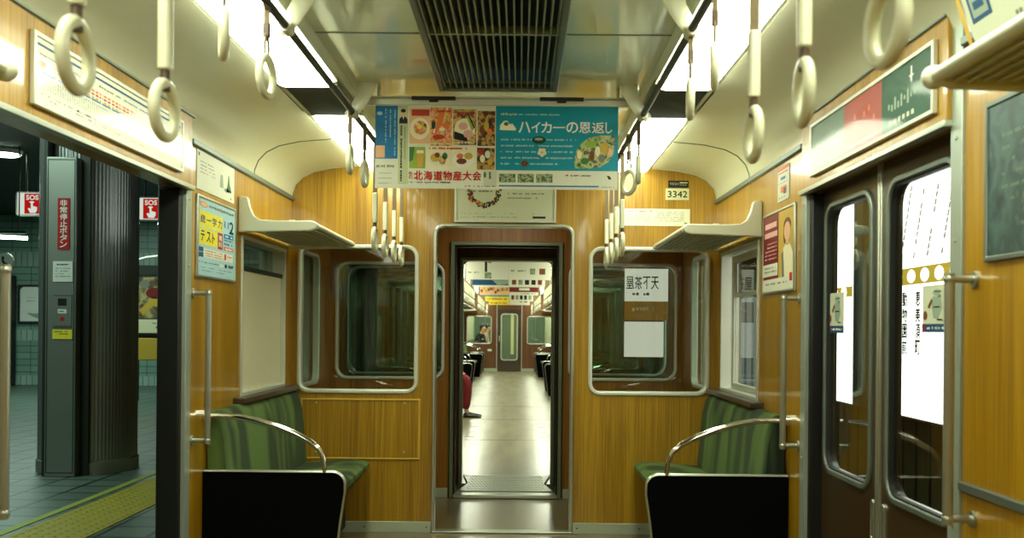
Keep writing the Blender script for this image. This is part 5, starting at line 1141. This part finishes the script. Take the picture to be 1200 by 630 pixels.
for y, ka, kb, la, lb in rows:
    for x0, kd, lb_, in ((-.53, ka, la), (.0, kb, lb)):
        hang_sheet('hanging_poster', lb_+' hanging in the next car', x0, x0+.525, y, 1.856, 2.217, sheet_generic(['paper'], kd), 0, 0, .00525, 'hanging posters in the next car')
    t = thing('poster_bar', 'poster bar in the next car holding the %s' % la, 'bar', (0, y, 2.22)); MB().box(-.6, .6, y-.012, y+.012, 2.215, 2.245, 'alu_pale').build('bar', t)
    for x in (-.5, .5): MB().cyl((x, y, 2.24), (x, y, CEIL), .008, 'alu_pale', 8).build('hanger', t)
# straps in the next car
GN = 'small ring straps in the next car'
for sd, nm in ((-1, 'left'), (1, 'right')):
    for q, (a, b) in enumerate(spans):
        y = a+.25; k = 0
        while y < b-.2:
            o = copy_tree(proto_long); o.location = (sd*RX, y, RZ); o.rotation_euler = (0, 0, random.uniform(-.1, .1)); o['group'] = GN + ', %s rail' % nm; o['label'] = 'one of the small white ring straps along the %s rail of the next car' % nm; y += .55

# ------------------------------------------------------------------ people
def skinned(name, pts, edges, radii, m, parent, sub=2):
    me = bpy.data.meshes.new(name); me.from_pydata(pts, edges, []); o = bpy.data.objects.new(name, me); COL.objects.link(o); o.parent = parent
    me.materials.append(M[m]); md = o.modifiers.new('skin', 'SKIN'); md.use_smooth_shade = True
    if not me.skin_vertices: 
        b = bmesh.new(); b.from_mesh(me); b.verts.layers.skin.verify(); b.to_mesh(me); b.free()
    for i, r in enumerate(radii): me.skin_vertices[0].data[i].radius = (r if isinstance(r, tuple) else (r, r)); me.skin_vertices[0].data[i].use_root = (i == 0)
    s_ = o.modifiers.new('sub', 'SUBSURF'); s_.levels = sub; s_.render_levels = sub
    return o
def person(loc, rot, label, top, bottom, lean=0.0, leg=0.0):
    t = thing('person', label, 'person', loc, None); t.rotation_euler = (0, 0, rot)
    V, E, R = [], [], []
    def v(p, r, frm=None):
        V.append(p); R.append(r)
        if frm is not None: E.append((frm, len(V)-1))
        return len(V)-1
    pel = v((0, 0, .53), (.12, .15)); sp = v((-.02+lean*.3, 0, .74), (.11, .135), pel); ch = v((-.02+lean*.7, 0, .96), (.12, .16), sp); nk = v((lean, 0, 1.09), .055, ch); nk2 = v((.01+lean*1.1, 0, 1.15), .05, nk)
    hd = v((.03+lean*1.2, 0, 1.22), (.078, .075), nk2); hd2 = v((.015+lean*1.2, 0, 1.31), (.088, .078), hd); v((.0+lean*1.2, 0, 1.36), (.06, .055), hd2); v((.10+lean*1.2, 0, 1.235), .018, hd)
    arms = []
    for s_ in (-1, 1):
        hp = v((.04, s_*.085, .53), .085, pel); kn = v((.43+leg*.3, s_*.10, .53), .062, hp); cf = v((.43+leg*.6, s_*.10, .33), .055, kn); an = v((.42+leg, s_*.10, .10), .030, cf); hl = v((.44+leg, s_*.105, .06), .016, an); v((.52+leg, s_*.105, .035), .010, hl)
        sh = v((-.02+lean*.8, s_*.165, 1.02), .055, ch); el = v((.07+lean*.5, s_*.215, .77), .042, sh); wr = v((.27+lean*.3, s_*.12, .64), .026, el); pm = v((.33+lean*.3, s_*.085, .62), .026, wr)
        arms.append((sh, el, wr))
        for k in range(4): f1 = v((.37+lean*.3, s_*(.055+.02*k), .612-.003*k), .009, pm); v((.405+lean*.3-.004*abs(k-1.5), s_*(.052+.02*k), .595), .008, f1)
        th = v((.345+lean*.3, s_*.045, .63), .010, pm); v((.37+lean*.3, s_*.028, .622), .008, th)
    skinned('body', V, E, R, 'skin', t)
    def sub(idx_r, edges, name, m):
        skinned(name, [V[i] for i, r in idx_r], edges, [r for i, r in idx_r], m, t)
    # clothes follow the limbs
    a = [(pel, (.13, .16)), (sp, (.125, .15)), (ch, (.135, .175)), (nk, .07)]; base = len(a); e = [(0, 1), (1, 2), (2, 3)]
    for (sh, el, wr) in arms: a += [(sh, .07), (el, .055), (wr, .036)]; k = len(a); e += [(2, k-3), (k-3, k-2), (k-2, k-1)]
    sub(a, e, 'jacket', top)
    LG = [i for i in range(len(V))]
    a = [(pel, (.135, .165))]; e = []
    base = 9
    for s_ in (0, 1):
        o_ = base + s_*(6+4+8+2); a += [(o_, .095), (o_+1, .075), (o_+2, .068), (o_+3, .056)]; k = len(a); e += [(0, k-4), (k-4, k-3), (k-3, k-2), (k-2, k-1)]
    sub(a, e, 'trousers', bottom)
    for s_ in (-1, 1):
        mb = MB(); x = .44+leg; y = s_*.105
        secs = [(-.055, .028, .05), (-.03, .038, .065), (.03, .040, .06), (.10, .044, .045), (.16, .040, .035), (.195, .022, .022)]; n = 10; vs = []
        for dx, wd, h in secs:
            for j in range(n): q = 2*PI*j/n; vs.append((x+dx, y+wd*math.cos(q), max(.0, h*.5+h*.5*math.sin(q))))
        fs = [(i*n+j, i*n+(j+1) % n, (i+1)*n+(j+1) % n, (i+1)*n+j) for i in range(len(secs)-1) for j in range(n)] + [tuple(range(n)), tuple((len(secs)-1)*n+j for j in range(n))]
        mb.add(vs, fs, 'shoe'); o = mb.build('shoe'); o.parent = t
    mb = MB(); hx = lean*1.2; mb.ball((hx-.012, 0, 1.315), .105, 'hair', 16, .98, .86, .92); mb.ball((hx-.05, 0, 1.25), .075, 'hair', 14, .8, .95, 1.1); o = mb.build('hair'); o.parent = t
    return t
# seat reference: pelvis 0.53 over the seat top 0.45
person((-1.0, 5.75, .02), 0.0, 'seated person in red trousers and black shoes in the next car, legs showing', 'cloth_grey', 'trousers_red', 0, .0)
person((-1.05, FY+4.2, -.0), -.5, 'black-haired person in black seated beyond the far left window', 'cloth_black', 'cloth_grey', .16)
person((-.98, FY+5.0, -.0), -.4, 'person in a pale top seated behind the one in black, beyond the far window', 'cloth_beige', 'cloth_grey', .22)

# ------------------------------------------------------------------ set the next car in line
BEND = math.radians(0.62)
Mx = Matrix.Translation((0, YN, 0)) @ Matrix.Rotation(BEND, 4, 'Z')
for o in bpy.data.objects:
    if o.name in before or o.parent is not None: continue
    o.location = Mx @ o.location; o.rotation_euler = (0, 0, o.rotation_euler.z + BEND)
